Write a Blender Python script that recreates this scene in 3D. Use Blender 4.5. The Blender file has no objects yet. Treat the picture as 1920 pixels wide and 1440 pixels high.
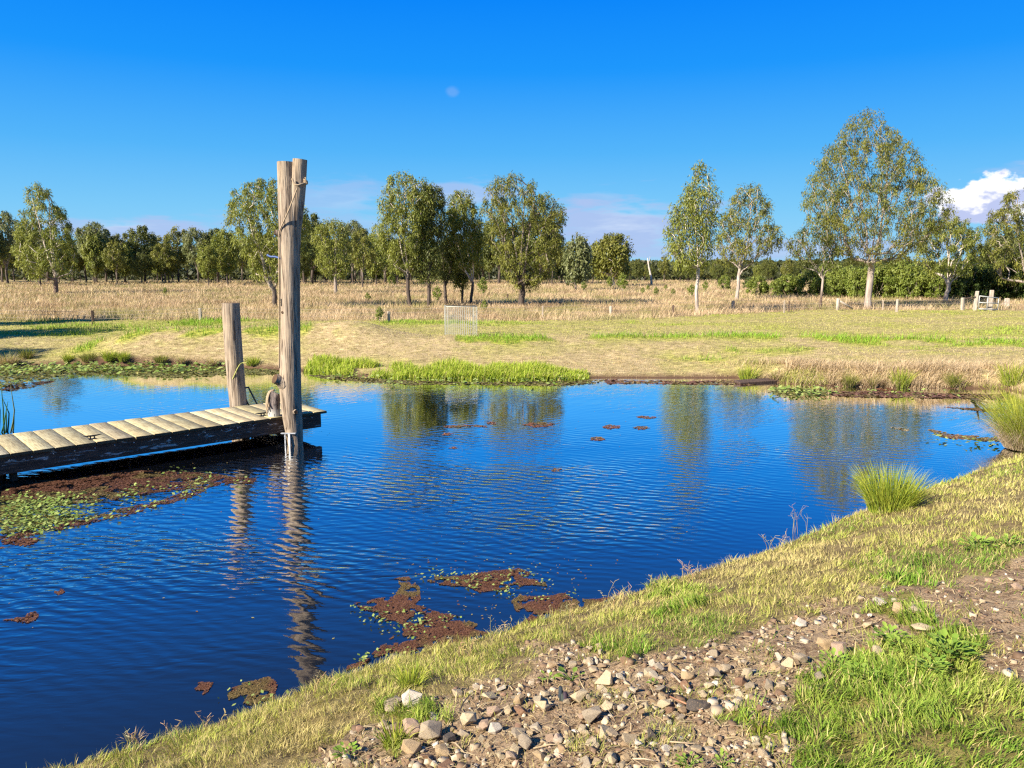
import bpy, bmesh, math, random
import numpy as np
from mathutils import Vector, Matrix

# ---------------------------------------------------------------- camera, light, exposure
SC = bpy.context.scene
COL = SC.collection
F, PITCH, EYE = 1443.0, math.radians(8.55), 3.2          # focal length in photo pixels, tilt, height above the water
cam_d = bpy.data.cameras.new('camera'); cam = bpy.data.objects.new('camera', cam_d); COL.objects.link(cam)
cam.location = (0, 0, EYE); cam.rotation_euler = (math.radians(90) - PITCH, 0, 0)
cam_d.sensor_width = 36; cam_d.lens = 36 * F / 1920; cam_d.clip_end = 4000; cam_d.clip_start = 0.05
SC.camera = cam
SC.view_settings.view_transform = 'Standard'; SC.view_settings.look = 'None'
SC.view_settings.exposure = 1.25; SC.view_settings.gamma = 1.0
SC.render.engine = 'CYCLES'
SC.cycles.use_denoising = False
SC.cycles.caustics_reflective = False; SC.cycles.caustics_refractive = False; SC.cycles.sample_clamp_indirect = 5.0
SC.cycles.max_bounces = 6; SC.cycles.transparent_max_bounces = 4
SC.cycles.filter_width = 1.3
SC.render.film_transparent = False

SUN_EL = math.radians(33)
SH = np.array([0.80, 0.60])                               # horizontal direction the light travels
sun_dir = Vector((-SH[0] * math.cos(SUN_EL), -SH[1] * math.cos(SUN_EL), math.sin(SUN_EL)))
sun_d = bpy.data.lights.new('sun', 'SUN'); sun_d.energy = 5.0; sun_d.angle = math.radians(0.53); sun_d.color = (1.0, 0.90, 0.74)
sun = bpy.data.objects.new('sun', sun_d); COL.objects.link(sun)
sun.rotation_euler = sun_dir.to_track_quat('Z', 'Y').to_euler()

class NT:
    """small helper for node trees"""
    def __init__(s, tree):
        s.t = tree; s.n = tree.nodes; s.l = tree.links
    def add(s, kind, **kw):
        nd = s.n.new(kind)
        for k, v in kw.items(): setattr(nd, k, v)
        return nd
    def put(s, sock, v):
        if isinstance(v, (int, float)):
            sock.default_value = v
        elif isinstance(v, tuple):
            sock.default_value = v if len(v) == len(sock.default_value) else (*v, 1.0)[:len(sock.default_value)]
        else: s.l.new(v, sock)
    def m(s, op, a, b=0.0, c=None, clamp=False):
        nd = s.add('ShaderNodeMath', operation=op, use_clamp=clamp)
        s.put(nd.inputs[0], a); s.put(nd.inputs[1], b)
        if c is not None: s.put(nd.inputs[2], c)
        return nd.outputs[0]
    def mix(s, f, a, b, mode='MIX'):
        nd = s.add('ShaderNodeMix', data_type='RGBA', blend_type=mode)
        s.put(nd.inputs[0], f); s.put(nd.inputs[6], a); s.put(nd.inputs[7], b)
        return nd.outputs[2]
    def ss(s, v, a, b, lo=0.0, hi=1.0):
        nd = s.add('ShaderNodeMapRange', interpolation_type='SMOOTHSTEP')
        s.put(nd.inputs[0], v); s.put(nd.inputs[1], a); s.put(nd.inputs[2], b); s.put(nd.inputs[3], lo); s.put(nd.inputs[4], hi)
        return nd.outputs[0]
    def noise(s, vec, scale, detail=3, rough=0.55, dist=0.0):
        nd = s.add('ShaderNodeTexNoise'); s.put(nd.inputs['Vector'], vec)
        nd.inputs['Scale'].default_value = scale; nd.inputs['Detail'].default_value = detail
        nd.inputs['Roughness'].default_value = rough; nd.inputs['Distortion'].default_value = dist
        return nd.outputs['Fac']
    def scale(s, vec, sc, rot=(0, 0, 0)):
        nd = s.add('ShaderNodeMapping'); s.put(nd.inputs[0], vec)
        nd.inputs['Scale'].default_value = sc; nd.inputs['Rotation'].default_value = rot
        return nd.outputs[0]

world = bpy.data.worlds.new('World'); SC.world = world; world.use_nodes = True
w = NT(world.node_tree); w.n.clear()
sky = w.add('ShaderNodeTexSky', sky_type='NISHITA', sun_disc=False, sun_elevation=SUN_EL)
sky.sun_rotation = math.atan2(sun_dir.x, sun_dir.y)
sky.altitude = 100; sky.air_density = 1.0; sky.dust_density = 0.15; sky.ozone_density = 3.0
dirv = w.add('ShaderNodeTexCoord').outputs['Generated']
sep = w.add('ShaderNodeSeparateXYZ'); w.put(sep.inputs[0], dirv)
az = w.m('ARCTAN2', sep.outputs[0], sep.outputs[1]); el = w.m('ARCSINE', sep.outputs[2])
hsv = w.add('ShaderNodeHueSaturation'); w.put(hsv.inputs['Color'], sky.outputs[0])
hsv.inputs['Hue'].default_value = 0.5; hsv.inputs['Saturation'].default_value = 1.3; hsv.inputs['Value'].default_value = 1.0
ramp = w.add('ShaderNodeValToRGB'); w.put(ramp.inputs[0], w.m('DIVIDE', el, math.pi / 2))      # deep clear winter blue by height above the horizon
RC = [(0.0, (.34, .68, .93)), (.045, (.20, .59, .95)), (.09, (.085, .46, .96)), (.15, (.010, .31, .98)), (.21, (.0, .225, .96)), (.40, (.003, .135, .56)), (.62, (.004, .11, .44)), (1.0, (.004, .08, .36))]
while len(ramp.color_ramp.elements) < len(RC): ramp.color_ramp.elements.new(.5)
for e_, (p_, k_) in zip(ramp.color_ramp.elements, RC): e_.position = p_; e_.color = (*k_, 1)
skyc = w.mix(0.97, hsv.outputs[0], w.mix(1.0, ramp.outputs[0], (8.3, 8.3, 8.3), 'MULTIPLY'))
cmb = w.add('ShaderNodeCombineXYZ'); w.put(cmb.inputs[0], az); w.put(cmb.inputs[1], w.m('MULTIPLY', el, 1.6))
cmb2 = w.add('ShaderNodeCombineXYZ'); w.put(cmb2.inputs[0], az); w.put(cmb2.inputs[1], w.m('MULTIPLY', el, 5.0))
def blob(a0, e0, ra, re):
    da = w.m('DIVIDE', w.m('SUBTRACT', az, a0), ra); de = w.m('DIVIDE', w.m('SUBTRACT', el, e0), re)
    return w.m('SQRT', w.m('ADD', w.m('MULTIPLY', da, da), w.m('MULTIPLY', de, de)))
n_puff = w.noise(cmb.outputs[0], 30, 6, 0.52)
n_bank = w.noise(cmb2.outputs[0], 9, 5, 0.58)
np0 = w.m('SUBTRACT', n_puff, 0.5); nb0 = w.m('SUBTRACT', n_bank, 0.5)
puff_d = w.m('ADD', w.m('MINIMUM', blob(0.555, 0.074, 0.075, 0.027), blob(0.66, 0.058, 0.10, 0.034)), w.m('MULTIPLY', np0, 1.7))
puff = w.m('MULTIPLY', w.ss(puff_d, 1.04, 0.86), w.ss(w.m('ADD', el, w.m('MULTIPLY', np0, 0.012)), 0.040, 0.050, 0.25, 1.0))
shade = w.ss(w.m('ADD', w.m('MULTIPLY', w.m('SUBTRACT', el, 0.064), 16.0), w.m('MULTIPLY', np0, 6.5)), -0.45, 0.35)
veil = w.ss(w.m('ADD', blob(0.70, 0.105, 0.13, 0.030), w.m('MULTIPLY', nb0, 1.8)), 1.2, 0.5, 0, 0.75)
def low(a0, e0, ra, re, amt):
    return w.ss(w.m('ADD', blob(a0, e0, ra, re), w.m('MULTIPLY', nb0, 3.2)), 1.15, 0.45, 0, amt)
bank = low(0.141, 0.052, 0.10, 0.040, 0.85)
for q in ((-0.215, 0.084, 0.075, 0.024, 0.45), (-0.06, 0.092, 0.075, 0.018, 0.65), (-0.445, 0.044, 0.10, 0.014, 0.8), (0.30, 0.022, 0.25, 0.014, 0.7), (-0.2, 0.05, 0.2, 0.02, 0.4), (0.11, 0.087, 0.04, 0.010, 0.4)):
    bank = w.m('MAXIMUM', bank, low(*q))
wisp = w.ss(w.m('ADD', blob(-0.074, 0.213, 0.009, 0.0065), w.m('MULTIPLY', np0, 1.4)), 1.2, 0.3, 0, 0.15)
c = w.mix(bank, skyc, w.mix(w.ss(n_bank, 0.45, 0.68), (3.7, 4.6, 7.2), (5.2, 5.9, 7.8))); c = w.mix(veil, c, (4.4, 4.9, 7.2))
c = w.mix(puff, c, w.mix(shade, (4.4, 5.0, 7.4), (9.6, 9.5, 9.6))); c = w.mix(wisp, c, (5.0, 5.6, 7.0))
bg = w.add('ShaderNodeBackground'); w.put(bg.inputs[0], c); bg.inputs[1].default_value = 0.051
w.l.new(bg.outputs[0], w.add('ShaderNodeOutputWorld').inputs[0])

# ---------------------------------------------------------------- placement helpers
def ray(px, py):
    u = (np.asarray(px, float) - 960) / F; v = -(np.asarray(py, float) - 720) / F
    return u, math.cos(PITCH) + v * math.sin(PITCH), -math.sin(PITCH) + v * math.cos(PITCH)
def at(px, py, z=0.0):
    r = ray(px, py); t = (z - EYE) / r[2]
    return np.stack([r[0] * t, r[1] * t, np.zeros_like(t) + z], -1)
def at_depth(px, py, Y):
    r = ray(px, py); t = Y / r[1]
    return np.stack([r[0] * t, r[1] * t, EYE + r[2] * t], -1)
def proj(p):
    x, y, z = p[..., 0], p[..., 1], p[..., 2] - EYE
    zc = y * math.cos(PITCH) - z * math.sin(PITCH); yc = y * math.sin(PITCH) + z * math.cos(PITCH)
    zc = np.where(zc < 0.05, 0.05, zc)
    return 960 + F * x / zc, 720 - F * yc / zc
def hash2(ix, iy, seed):
    h = (ix.astype(np.int64) * 374761393 + iy.astype(np.int64) * 668265263 + seed * 1442695041) & 0xffffffff
    h = ((h ^ (h >> 13)) * 1274126177) & 0xffffffff
    return ((h ^ (h >> 16)) & 0xffffff) / float(0xffffff)
def vnoise(x, y, seed=0):
    x = np.asarray(x, float); y = np.asarray(y, float)
    ix, iy = np.floor(x), np.floor(y); fx, fy = x - ix, y - iy
    fx = fx * fx * (3 - 2 * fx); fy = fy * fy * (3 - 2 * fy)
    a = hash2(ix, iy, seed); b = hash2(ix + 1, iy, seed); c_ = hash2(ix, iy + 1, seed); d = hash2(ix + 1, iy + 1, seed)
    return (a * (1 - fx) + b * fx) * (1 - fy) + (c_ * (1 - fx) + d * fx) * fy
def fbm(x, y, seed=0, oct=4):
    s = 0; amp = 0.5
    for k in range(oct):
        s = s + amp * vnoise(x * 2 ** k, y * 2 ** k, seed + k * 17); amp *= 0.5
    return s / (1 - 0.5 ** oct)
def sstep(v, a, b):
    t = np.clip((v - a) / (b - a), 0, 1); return t * t * (3 - 2 * t)
def in_poly(x, y, P):
    P = np.asarray(P, float); r = np.zeros(np.shape(x), bool); n = len(P)
    for i in range(n):
        x1, y1 = P[i]; x2, y2 = P[(i + 1) % n]
        if y1 == y2: continue
        cnd = ((y1 > y) != (y2 > y)) & (x < (x2 - x1) * (y - y1) / (y2 - y1) + x1)
        r ^= cnd
    return r
def seg_dist(x, y, P, closed=False):
    P = np.asarray(P, float); d = np.full(np.shape(x), 1e9); n = len(P)
    for i in range(n if closed else n - 1):
        a = P[i]; b = P[(i + 1) % n]; ab = b - a; L = ab @ ab
        t = np.clip(((x - a[0]) * ab[0] + (y - a[1]) * ab[1]) / L, 0, 1)
        d = np.minimum(d, np.hypot(x - a[0] - t * ab[0], y - a[1] - t * ab[1]))
    return d

# ---------------------------------------------------------------- pond outline and ground heights
SIL = [(140, 1440), (300, 1392), (450, 1347), (600, 1287), (700, 1258), (800, 1228), (960, 1182), (1080, 1150), (1200, 1110), (1330, 1070),
       (1450, 1033), (1600, 966), (1740, 918), (1860, 876), (1920, 853)]
near_xy = np.array([at(a, b, 0.35)[:2] for a, b in SIL]) + np.array([-0.6, 0.8]) * 0.26
FARPX = [(0, 688), (100, 685), (300, 687), (450, 689), (600, 698), (720, 708), (1000, 711), (1140, 709), (1380, 709), (1500, 722), (1700, 728), (1880, 730)]
far_xy = np.array([at(a, b)[:2] for a, b in FARPX])
NEAR = [(-18.5, 19), (-16, 13), (-12.6, 8), (-10.5, 4), (-7, 2.3), (-4.2, 3.0)] + [tuple(p) for p in near_xy] + [(8.8, 12.7), (9.5, 13.7), (10.1, 15.0)]
FAR = [(-18.5, 19)] + [tuple(p) for p in far_xy] + [(13.2, 18.8), (12.6, 17.0), (10.1, 15.0)]
POND = NEAR + FAR[::-1][1:-1]

def height(x, y):
    x = np.asarray(x, float); y = np.asarray(y, float)
    dn = seg_dist(x, y, NEAR); df = seg_dist(x, y, FAR)
    inside = in_poly(x, y, POND); d = np.minimum(dn, df); d = np.where(inside, -d, d)
    wn = sstep(df - dn, -2.0, 2.0)
    dd = np.maximum(d, 0)
    zn = 0.30 * sstep(dd, 0, 0.4) + 1.45 * (1 - np.exp(-np.maximum(dd - 0.1, 0) / 3.0))
    zn = zn + 0.05 * (fbm(x * 0.9, y * 0.9, 5) - 0.5) * sstep(dd, 0.2, 1)
    rgt = sstep(x, 5.0, 8.0)
    zf = (0.10 + 0.28 * rgt) * sstep(dd, 0, 0.35 + 0.3 * rgt) + (0.5 - 0.28 * rgt) * sstep(dd, 0, 4.5)
    t = np.clip((x + 13.0) / 7.0, 0, 1)
    md = np.hypot(x - (-13.0 + 7.0 * t), y - (27.4 + 0.6 * t))
    zf = zf + 0.66 * np.exp(-(md / 1.9) ** 2) + 0.16 * np.exp(-((y - 27.6) / 1.3) ** 2) * sstep(x, -8, -3)
    zf = zf + 0.16 * (fbm(x * 0.25, y * 0.25, 9) - 0.5) * sstep(dd, 1, 5) + 0.11 * (fbm(x * 1.3, y * 1.3, 12) - 0.5) * sstep(dd, .3, 2)
    z = zn * wn + zf * (1 - wn)
    return np.where(d < 0, -0.7 * sstep(-d, 0, 1.6) - 0.02, z + 0.006), d, wn

# painted zones of the near bank (photo outlines, brought down onto the ground)
BARE = [(520, 1500), (600, 1405), (700, 1345), (880, 1290), (960, 1262), (1060, 1222), (1160, 1215), (1290, 1205), (1400, 1175), (1500, 1155), (1600, 1120),
        (1700, 1118), (1760, 1085), (1860, 1050), (2100, 1000), (2100, 1330), (1930, 1262), (1870, 1222), (1830, 1178), (1720, 1178), (1690, 1215), (1600, 1230),
        (1555, 1262), (1520, 1300), (1500, 1400), (1490, 1500)]
LAWN = [(1470, 1500), (1490, 1400), (1515, 1300), (1560, 1258), (1640, 1232), (1690, 1190), (1740, 1182), (1830, 1180), (1870, 1225), (1940, 1262), (2200, 1340), (2200, 1600)]
LAWN_BITS = [(1425, 1352, 40, 26), (1560, 1310, 50, 24), (1720, 1085, 55, 22), (1700, 1150, 50, 18), (1250, 1110, 50, 25), (1150, 1215, 30, 16), (735, 1345, 60, 18), (760, 1395, 18, 20)]
def near_zone(p):
    """0..1 weights of bare earth and of green lawn for world points"""
    px, py = proj(p)
    jx = (fbm(p[..., 0] * 3.1, p[..., 1] * 3.1, 31) - 0.5) * 190; jy = (fbm(p[..., 0] * 3.1 + 7, p[..., 1] * 3.1, 32) - 0.5) * 100
    fine = (vnoise(p[..., 0] * 14, p[..., 1] * 14, 33) - 0.5) * 44
    px2, py2 = px + jx + fine, py + jy + fine * 0.5
    bare = in_poly(px2, py2, BARE); lawn = in_poly(px2, py2, LAWN)
    for cx, cy, rx, ry in LAWN_BITS: lawn |= ((px2 - cx) / rx) ** 2 + ((py2 - cy) / ry) ** 2 < 1
    return (bare & ~lawn).astype(float), lawn.astype(float)

_zs = {}
def ground_z(x, y):
    return height(x, y)[0] + clods(x, y)
def clods(x, y):
    x, y = np.asarray(x, float), np.asarray(y, float); k = ((y < 12) & (y > 1)).astype(float)
    return k * (0.045 * (fbm(x * 4, y * 4, 41) - 0.5) + 0.045 * (fbm(x * 13, y * 13, 42, 2) - 0.5))
def on_ground(px, py):
    """where the sight line through a photo point meets the ground"""
    r = ray(px, py); t = np.linspace(1.5, 40, 900)
    X, Y, Z = r[0] * t, r[1] * t, EYE + r[2] * t
    g = np.maximum(ground_z(X, Y), 0); k = np.argmax(Z < g)
    if k == 0: return at(px, py, 0.6)
    tt = np.linspace(t[k - 1], t[k], 30); X, Y, Z = r[0] * tt, r[1] * tt, EYE + r[2] * tt
    g = np.maximum(ground_z(X, Y), 0); j = np.argmax(Z < g)
    return np.array([X[j], Y[j], g[j]])

# ---------------------------------------------------------------- mesh helpers
def put_mesh(name, V, quads=None, tris=None, mat=None, col=None, parent=None, smooth=False, link=True):
    V = np.asarray(V, np.float32); me = bpy.data.meshes.new(name)
    nq = 0 if quads is None else len(quads); nt = 0 if tris is None else len(tris)
    me.vertices.add(len(V)); me.vertices.foreach_set('co', V.ravel())
    idx = []
    if nq: idx.append(np.asarray(quads, np.int32).ravel())
    if nt: idx.append(np.asarray(tris, np.int32).ravel())
    idx = np.concatenate(idx); me.loops.add(len(idx)); me.loops.foreach_set('vertex_index', idx)
    me.polygons.add(nq + nt)
    st = np.concatenate([np.arange(nq) * 4, nq * 4 + np.arange(nt) * 3]).astype(np.int32)
    me.polygons.foreach_set('loop_start', st)
    if smooth: me.polygons.foreach_set('use_smooth', np.ones(nq + nt, bool))
    if col is not None:
        a = me.attributes.new('col', 'FLOAT_COLOR', 'POINT')
        c4 = np.ones((len(V), 4), np.float32); c4[:, :3] = col; a.data.foreach_set('color', c4.ravel())
    me.update(calc_edges=True)
    if mat: me.materials.append(mat)
    o = bpy.data.objects.new(name, me)
    if link: COL.objects.link(o)
    if parent: o.parent = parent
    return o
def tag(o, label=None, cat=None, group=None, kind=None):
    if label: o['label'] = label
    if cat: o['category'] = cat
    if group: o['group'] = group
    if kind: o['kind'] = kind
    return o
def thing(name, loc, label, cat, group=None, rz=0.0):
    o = bpy.data.objects.new(name, None); COL.objects.link(o); o.location = tuple(loc); o.rotation_euler = (0, 0, rz)
    o.empty_display_size = 0.2
    return tag(o, label, cat, group)
def copy_thing(o, loc, rz=0.0, sc=1.0):
    c_ = o.copy(); COL.objects.link(c_); c_.location = tuple(loc); c_.rotation_euler = (0, 0, rz)
    c_.scale = (sc, sc, sc) if not isinstance(sc, tuple) else sc
    for ch in o.children:
        d = ch.copy(); COL.objects.link(d); d.parent = c_
    return c_
def bm_obj(name, bm, mat, parent=None, smooth=False):
    me = bpy.data.meshes.new(name); bm.normal_update(); bm.to_mesh(me); bm.free()
    if smooth:
        for p in me.polygons: p.use_smooth = True
    me.materials.append(mat); o = bpy.data.objects.new(name, me); COL.objects.link(o)
    if parent: o.parent = parent
    return o
def add_box(bm, cx, cy, cz, sx, sy, sz, rot=None, bev=0.0):
    r = bmesh.ops.create_cube(bm, size=1.0); vs = r['verts']
    bmesh.ops.scale(bm, vec=(sx, sy, sz), verts=vs)
    if bev > 0:
        es = list({e for v in vs for e in v.link_edges})
        rb = bmesh.ops.bevel(bm, geom=es, offset=bev, segments=1, affect='EDGES'); vs = list({v for f in rb['faces'] for v in f.verts} | {v for v in vs if v.is_valid})
    if rot is not None: bmesh.ops.rotate(bm, verts=vs, cent=(0, 0, 0), matrix=rot)
    bmesh.ops.translate(bm, verts=vs, vec=(cx, cy, cz)); return vs
def frames(P):
    P = np.asarray(P, float); T = np.gradient(P, axis=0); T /= np.linalg.norm(T, axis=1)[:, None] + 1e-9
    ref = np.array([0, 0, 1.0]) if abs(T[0, 2]) < 0.9 else np.array([1.0, 0, 0])
    A = np.zeros_like(P); a = ref - T[0] * (ref @ T[0]); a /= np.linalg.norm(a)
    for i in range(len(P)):
        a = a - T[i] * (a @ T[i]); a /= np.linalg.norm(a) + 1e-9; A[i] = a
    return T, A, np.cross(T, A)
def tube_arrays(P, R, n=8, cap=True, off=0):
    P = np.asarray(P, float); R = np.broadcast_to(np.asarray(R, float), (len(P),)); T, A, B = frames(P)
    th = np.arange(n) / n * 2 * math.pi
    V = P[:, None] + R[:, None, None] * (np.cos(th)[None, :, None] * A[:, None] + np.sin(th)[None, :, None] * B[:, None])
    V = V.reshape(-1, 3); i = np.arange(len(P) - 1)[:, None] * n; k = np.arange(n)[None]; k2 = (k + 1) % n
    Q = np.stack([i + k, i + k2, i + n + k2, i + n + k], -1).reshape(-1, 4) + off; Tr = np.zeros((0, 3), int)
    if cap:
        V = np.concatenate([V, P[:1], P[-1:]]); c0 = len(V) - 2; c1 = len(V) - 1; e = (len(P) - 1) * n; kk = np.arange(n)
        Tr = np.concatenate([np.stack([np.full(n, c0), (kk + 1) % n, kk], -1), np.stack([np.full(n, c1), e + kk, e + (kk + 1) % n], -1)]) + off
    return V, Q, Tr
class Soup:
    def __init__(s): s.V, s.Q, s.T, s.C, s.n = [], [], [], [], 0
    def tube(s, P, R, n=8, cap=True, col=(1, 1, 1)):
        V, Q, T = tube_arrays(P, R, n, cap, s.n); s.V.append(V); s.Q.append(Q); s.T.append(T); s.C.append(np.broadcast_to(np.asarray(col, float), (len(V), 3))); s.n += len(V)
    def raw(s, V, Q=None, T=None, col=(1, 1, 1)):
        s.V.append(np.asarray(V, float))
        if Q is not None: s.Q.append(np.asarray(Q) + s.n)
        if T is not None: s.T.append(np.asarray(T) + s.n)
        s.C.append(np.broadcast_to(np.asarray(col, float), (len(V), 3))); s.n += len(V)
    def build(s, name, mat, parent=None, smooth=False):
        Q = np.concatenate(s.Q) if s.Q else None; T = np.concatenate(s.T) if s.T else None
        return put_mesh(name, np.concatenate(s.V), Q, T, mat, np.concatenate(s.C), parent, smooth)

RNG = np.random.default_rng(7)
def blades(base, h, wd, lean, lean_dir, col, face=None, segs=2, tipcol=None, curl=1.6):
    """arrays for bent, pointed grass blades"""
    N = len(base); h = np.broadcast_to(h, (N,)); wd = np.broadcast_to(wd, (N,))
    face = RNG.uniform(0, 2 * math.pi, N) if face is None else face
    side = np.stack([np.cos(face), np.sin(face), np.zeros(N)], -1); ld = np.stack([np.cos(lean_dir), np.sin(lean_dir), np.zeros(N)], -1)
    V = []; C = []; tipcol = col if tipcol is None else tipcol
    for k in range(segs + 1):
        t = k / segs; s_ = lean * t ** curl
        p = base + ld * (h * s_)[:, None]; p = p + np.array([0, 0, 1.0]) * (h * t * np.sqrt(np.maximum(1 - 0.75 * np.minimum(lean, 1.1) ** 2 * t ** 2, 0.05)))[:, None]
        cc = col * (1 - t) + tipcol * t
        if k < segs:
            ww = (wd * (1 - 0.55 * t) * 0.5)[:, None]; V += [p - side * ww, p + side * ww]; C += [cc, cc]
        else: V.append(p); C.append(cc)
    n = 2 * segs + 1; V = np.stack(V, 1).reshape(-1, 3); C = np.stack(C, 1).reshape(-1, 3); o = np.arange(N)[:, None] * n
    Q = np.concatenate([o + np.array([[2 * k, 2 * k + 1, 2 * k + 3, 2 * k + 2]]) for k in range(segs - 1)]) if segs > 1 else None
    T = o + np.array([[2 * segs - 2, 2 * segs - 1, 2 * segs]])
    return V, Q, T, C
def mixc(a, b, t):
    t = np.asarray(t)[:, None]; return np.asarray(a)[None] * (1 - t) + np.asarray(b)[None] * t

# ---------------------------------------------------------------- materials
def material(name):
    m = bpy.data.materials.new(name); m.use_nodes = True; t = NT(m.node_tree); t.n.clear()
    out = t.add('ShaderNodeOutputMaterial'); return m, t, out
def plain(name, col, rough=0.6, metal=0.0, nscale=0, namt=0.3, bump=0.0, coord='Object', stretch=(1, 1, 1)):
    m, t, out = material(name); b = t.add('ShaderNodeBsdfPrincipled'); c_ = col
    if nscale:
        v = t.scale(t.add('ShaderNodeTexCoord').outputs[coord], stretch); nz = t.noise(v, nscale, 5, 0.6)
        c_ = t.mix(t.ss(nz, 0.3, 0.7), tuple(x * (1 - namt) for x in col), tuple(min(1, x * (1 + namt)) for x in col))
        if bump:
            bp = t.add('ShaderNodeBump'); bp.inputs['Strength'].default_value = 1; bp.inputs['Distance'].default_value = bump; t.put(bp.inputs['Height'], nz); t.l.new(bp.outputs[0], b.inputs['Normal'])
    t.put(b.inputs['Base Color'], c_); b.inputs['Roughness'].default_value = rough; b.inputs['Metallic'].default_value = metal
    t.l.new(b.outputs[0], out.inputs[0]); return m
def leafy(name, trans=0.35, rough=0.55, spec=0.25, gain=1.0):
    """thin green matter whose own colour is stored per point"""
    m, t, out = material(name); a = t.add('ShaderNodeAttribute', attribute_name='col'); b = t.add('ShaderNodeBsdfPrincipled')
    c_ = t.mix(1.0, a.outputs['Color'], (gain, gain, gain), 'MULTIPLY')
    t.put(b.inputs['Base Color'], c_); b.inputs['Roughness'].default_value = rough; b.inputs['Specular IOR Level'].default_value = spec
    tr = t.add('ShaderNodeBsdfTranslucent'); t.put(tr.inputs[0], t.mix(1.0, c_, (1.15, 1.15, 0.75), 'MULTIPLY'))
    mx = t.add('ShaderNodeMixShader'); mx.inputs[0].default_value = trans; t.l.new(b.outputs[0], mx.inputs[1]); t.l.new(tr.outputs[0], mx.inputs[2]); t.l.new(mx.outputs[0], out.inputs[0])
    return m
def barky(name, scale=(6, 6, 1.2), bump=0.02):
    m, t, out = material(name); a = t.add('ShaderNodeAttribute', attribute_name='col'); b = t.add('ShaderNodeBsdfPrincipled')
    v = t.scale(t.add('ShaderNodeTexCoord').outputs['Object'], scale); nz = t.noise(v, 1.0, 4, 0.65)
    t.put(b.inputs['Base Color'], t.mix(t.ss(nz, 0.3, 0.72, 0, 1), t.mix(1.0, a.outputs['Color'], (0.5, 0.47, 0.45), 'MULTIPLY'), a.outputs['Color']))
    bp = t.add('ShaderNodeBump'); bp.inputs['Distance'].default_value = bump; t.put(bp.inputs['Height'], nz); t.l.new(bp.outputs[0], b.inputs['Normal'])
    b.inputs['Roughness'].default_value = 0.85; t.l.new(b.outputs[0], out.inputs[0]); return m
M_LEAF = leafy('eucalypt leaf', 0.32, 0.5, 0.3); M_GRASS = leafy('grass blade', 0.24, 0.6, 0.15); M_BARK = barky('gum bark'); M_WEED = leafy('water weed', 0.2, 0.6, 0.2)

def timber(name, base, dark, grain=(1, 14, 14), crack=0.55, bump=0.004):
    m, t, out = material(name); b = t.add('ShaderNodeBsdfPrincipled'); oc = t.add('ShaderNodeTexCoord').outputs['Object']
    v = t.scale(oc, grain); n1 = t.noise(v, 2.2, 6, 0.65, 0.3); n2 = t.noise(oc, 1.7, 4, 0.6); n3 = t.noise(t.scale(oc, tuple(g * 2.2 for g in grain)), 2.0, 3, 0.5)
    c_ = t.mix(t.ss(n1, 0.32, 0.66), dark, base)
    c_ = t.mix(t.ss(n2, 0.42, 0.7, 0, 0.55), c_, tuple(min(1, x * k) for x, k in zip(base, (1.15, 1.1, 1.0))))
    c_ = t.mix(t.ss(n3, 0.43, 0.36, 0, crack), c_, tuple(x * 0.45 for x in dark))
    t.put(b.inputs['Base Color'], c_); b.inputs['Roughness'].default_value = 0.85; b.inputs['Specular IOR Level'].default_value = 0.2
    bp = t.add('ShaderNodeBump'); bp.inputs['Distance'].default_value = bump; t.put(bp.inputs['Height'], t.m('ADD', n1, n3)); t.l.new(bp.outputs[0], b.inputs['Normal'])
    t.l.new(b.outputs[0], out.inputs[0]); return m
M_LOG = timber('weathered log', (0.40, 0.325, 0.245), (0.17, 0.125, 0.09), (9, 9, 0.42), 0.9, 0.016)
M_LOGEND = timber('sawn log end', (0.22, 0.15, 0.09), (0.08, 0.05, 0.03), (6, 6, 6), 0.5)
M_FENCE = timber('grey fence timber', (0.48, 0.41, 0.33), (0.22, 0.17, 0.13), (12, 12, 1.2))
M_FENCED = timber('dark fence timber', (0.12, 0.08, 0.06), (0.05, 0.035, 0.03), (12, 12, 1.2))
M_FENCEW = timber('pale fence timber', (0.48, 0.42, 0.35), (0.27, 0.225, 0.18), (12, 12, 1.2))
M_STEEL = plain('galvanised steel', (0.55, 0.57, 0.58), 0.45, 0.7, 20, 0.2)
M_BLACK = plain('black painted steel', (0.012, 0.012, 0.013), 0.45)
M_ROPE = plain('old rope', (0.36, 0.27, 0.17), 0.9, 0, 60, 0.35, 0.002)
M_YROPE = plain('faded yellow rope', (0.42, 0.44, 0.12), 0.9, 0, 60, 0.3, 0.002)
M_BLUE = plain('blue strap', (0.05, 0.10, 0.28), 0.6)

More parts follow.
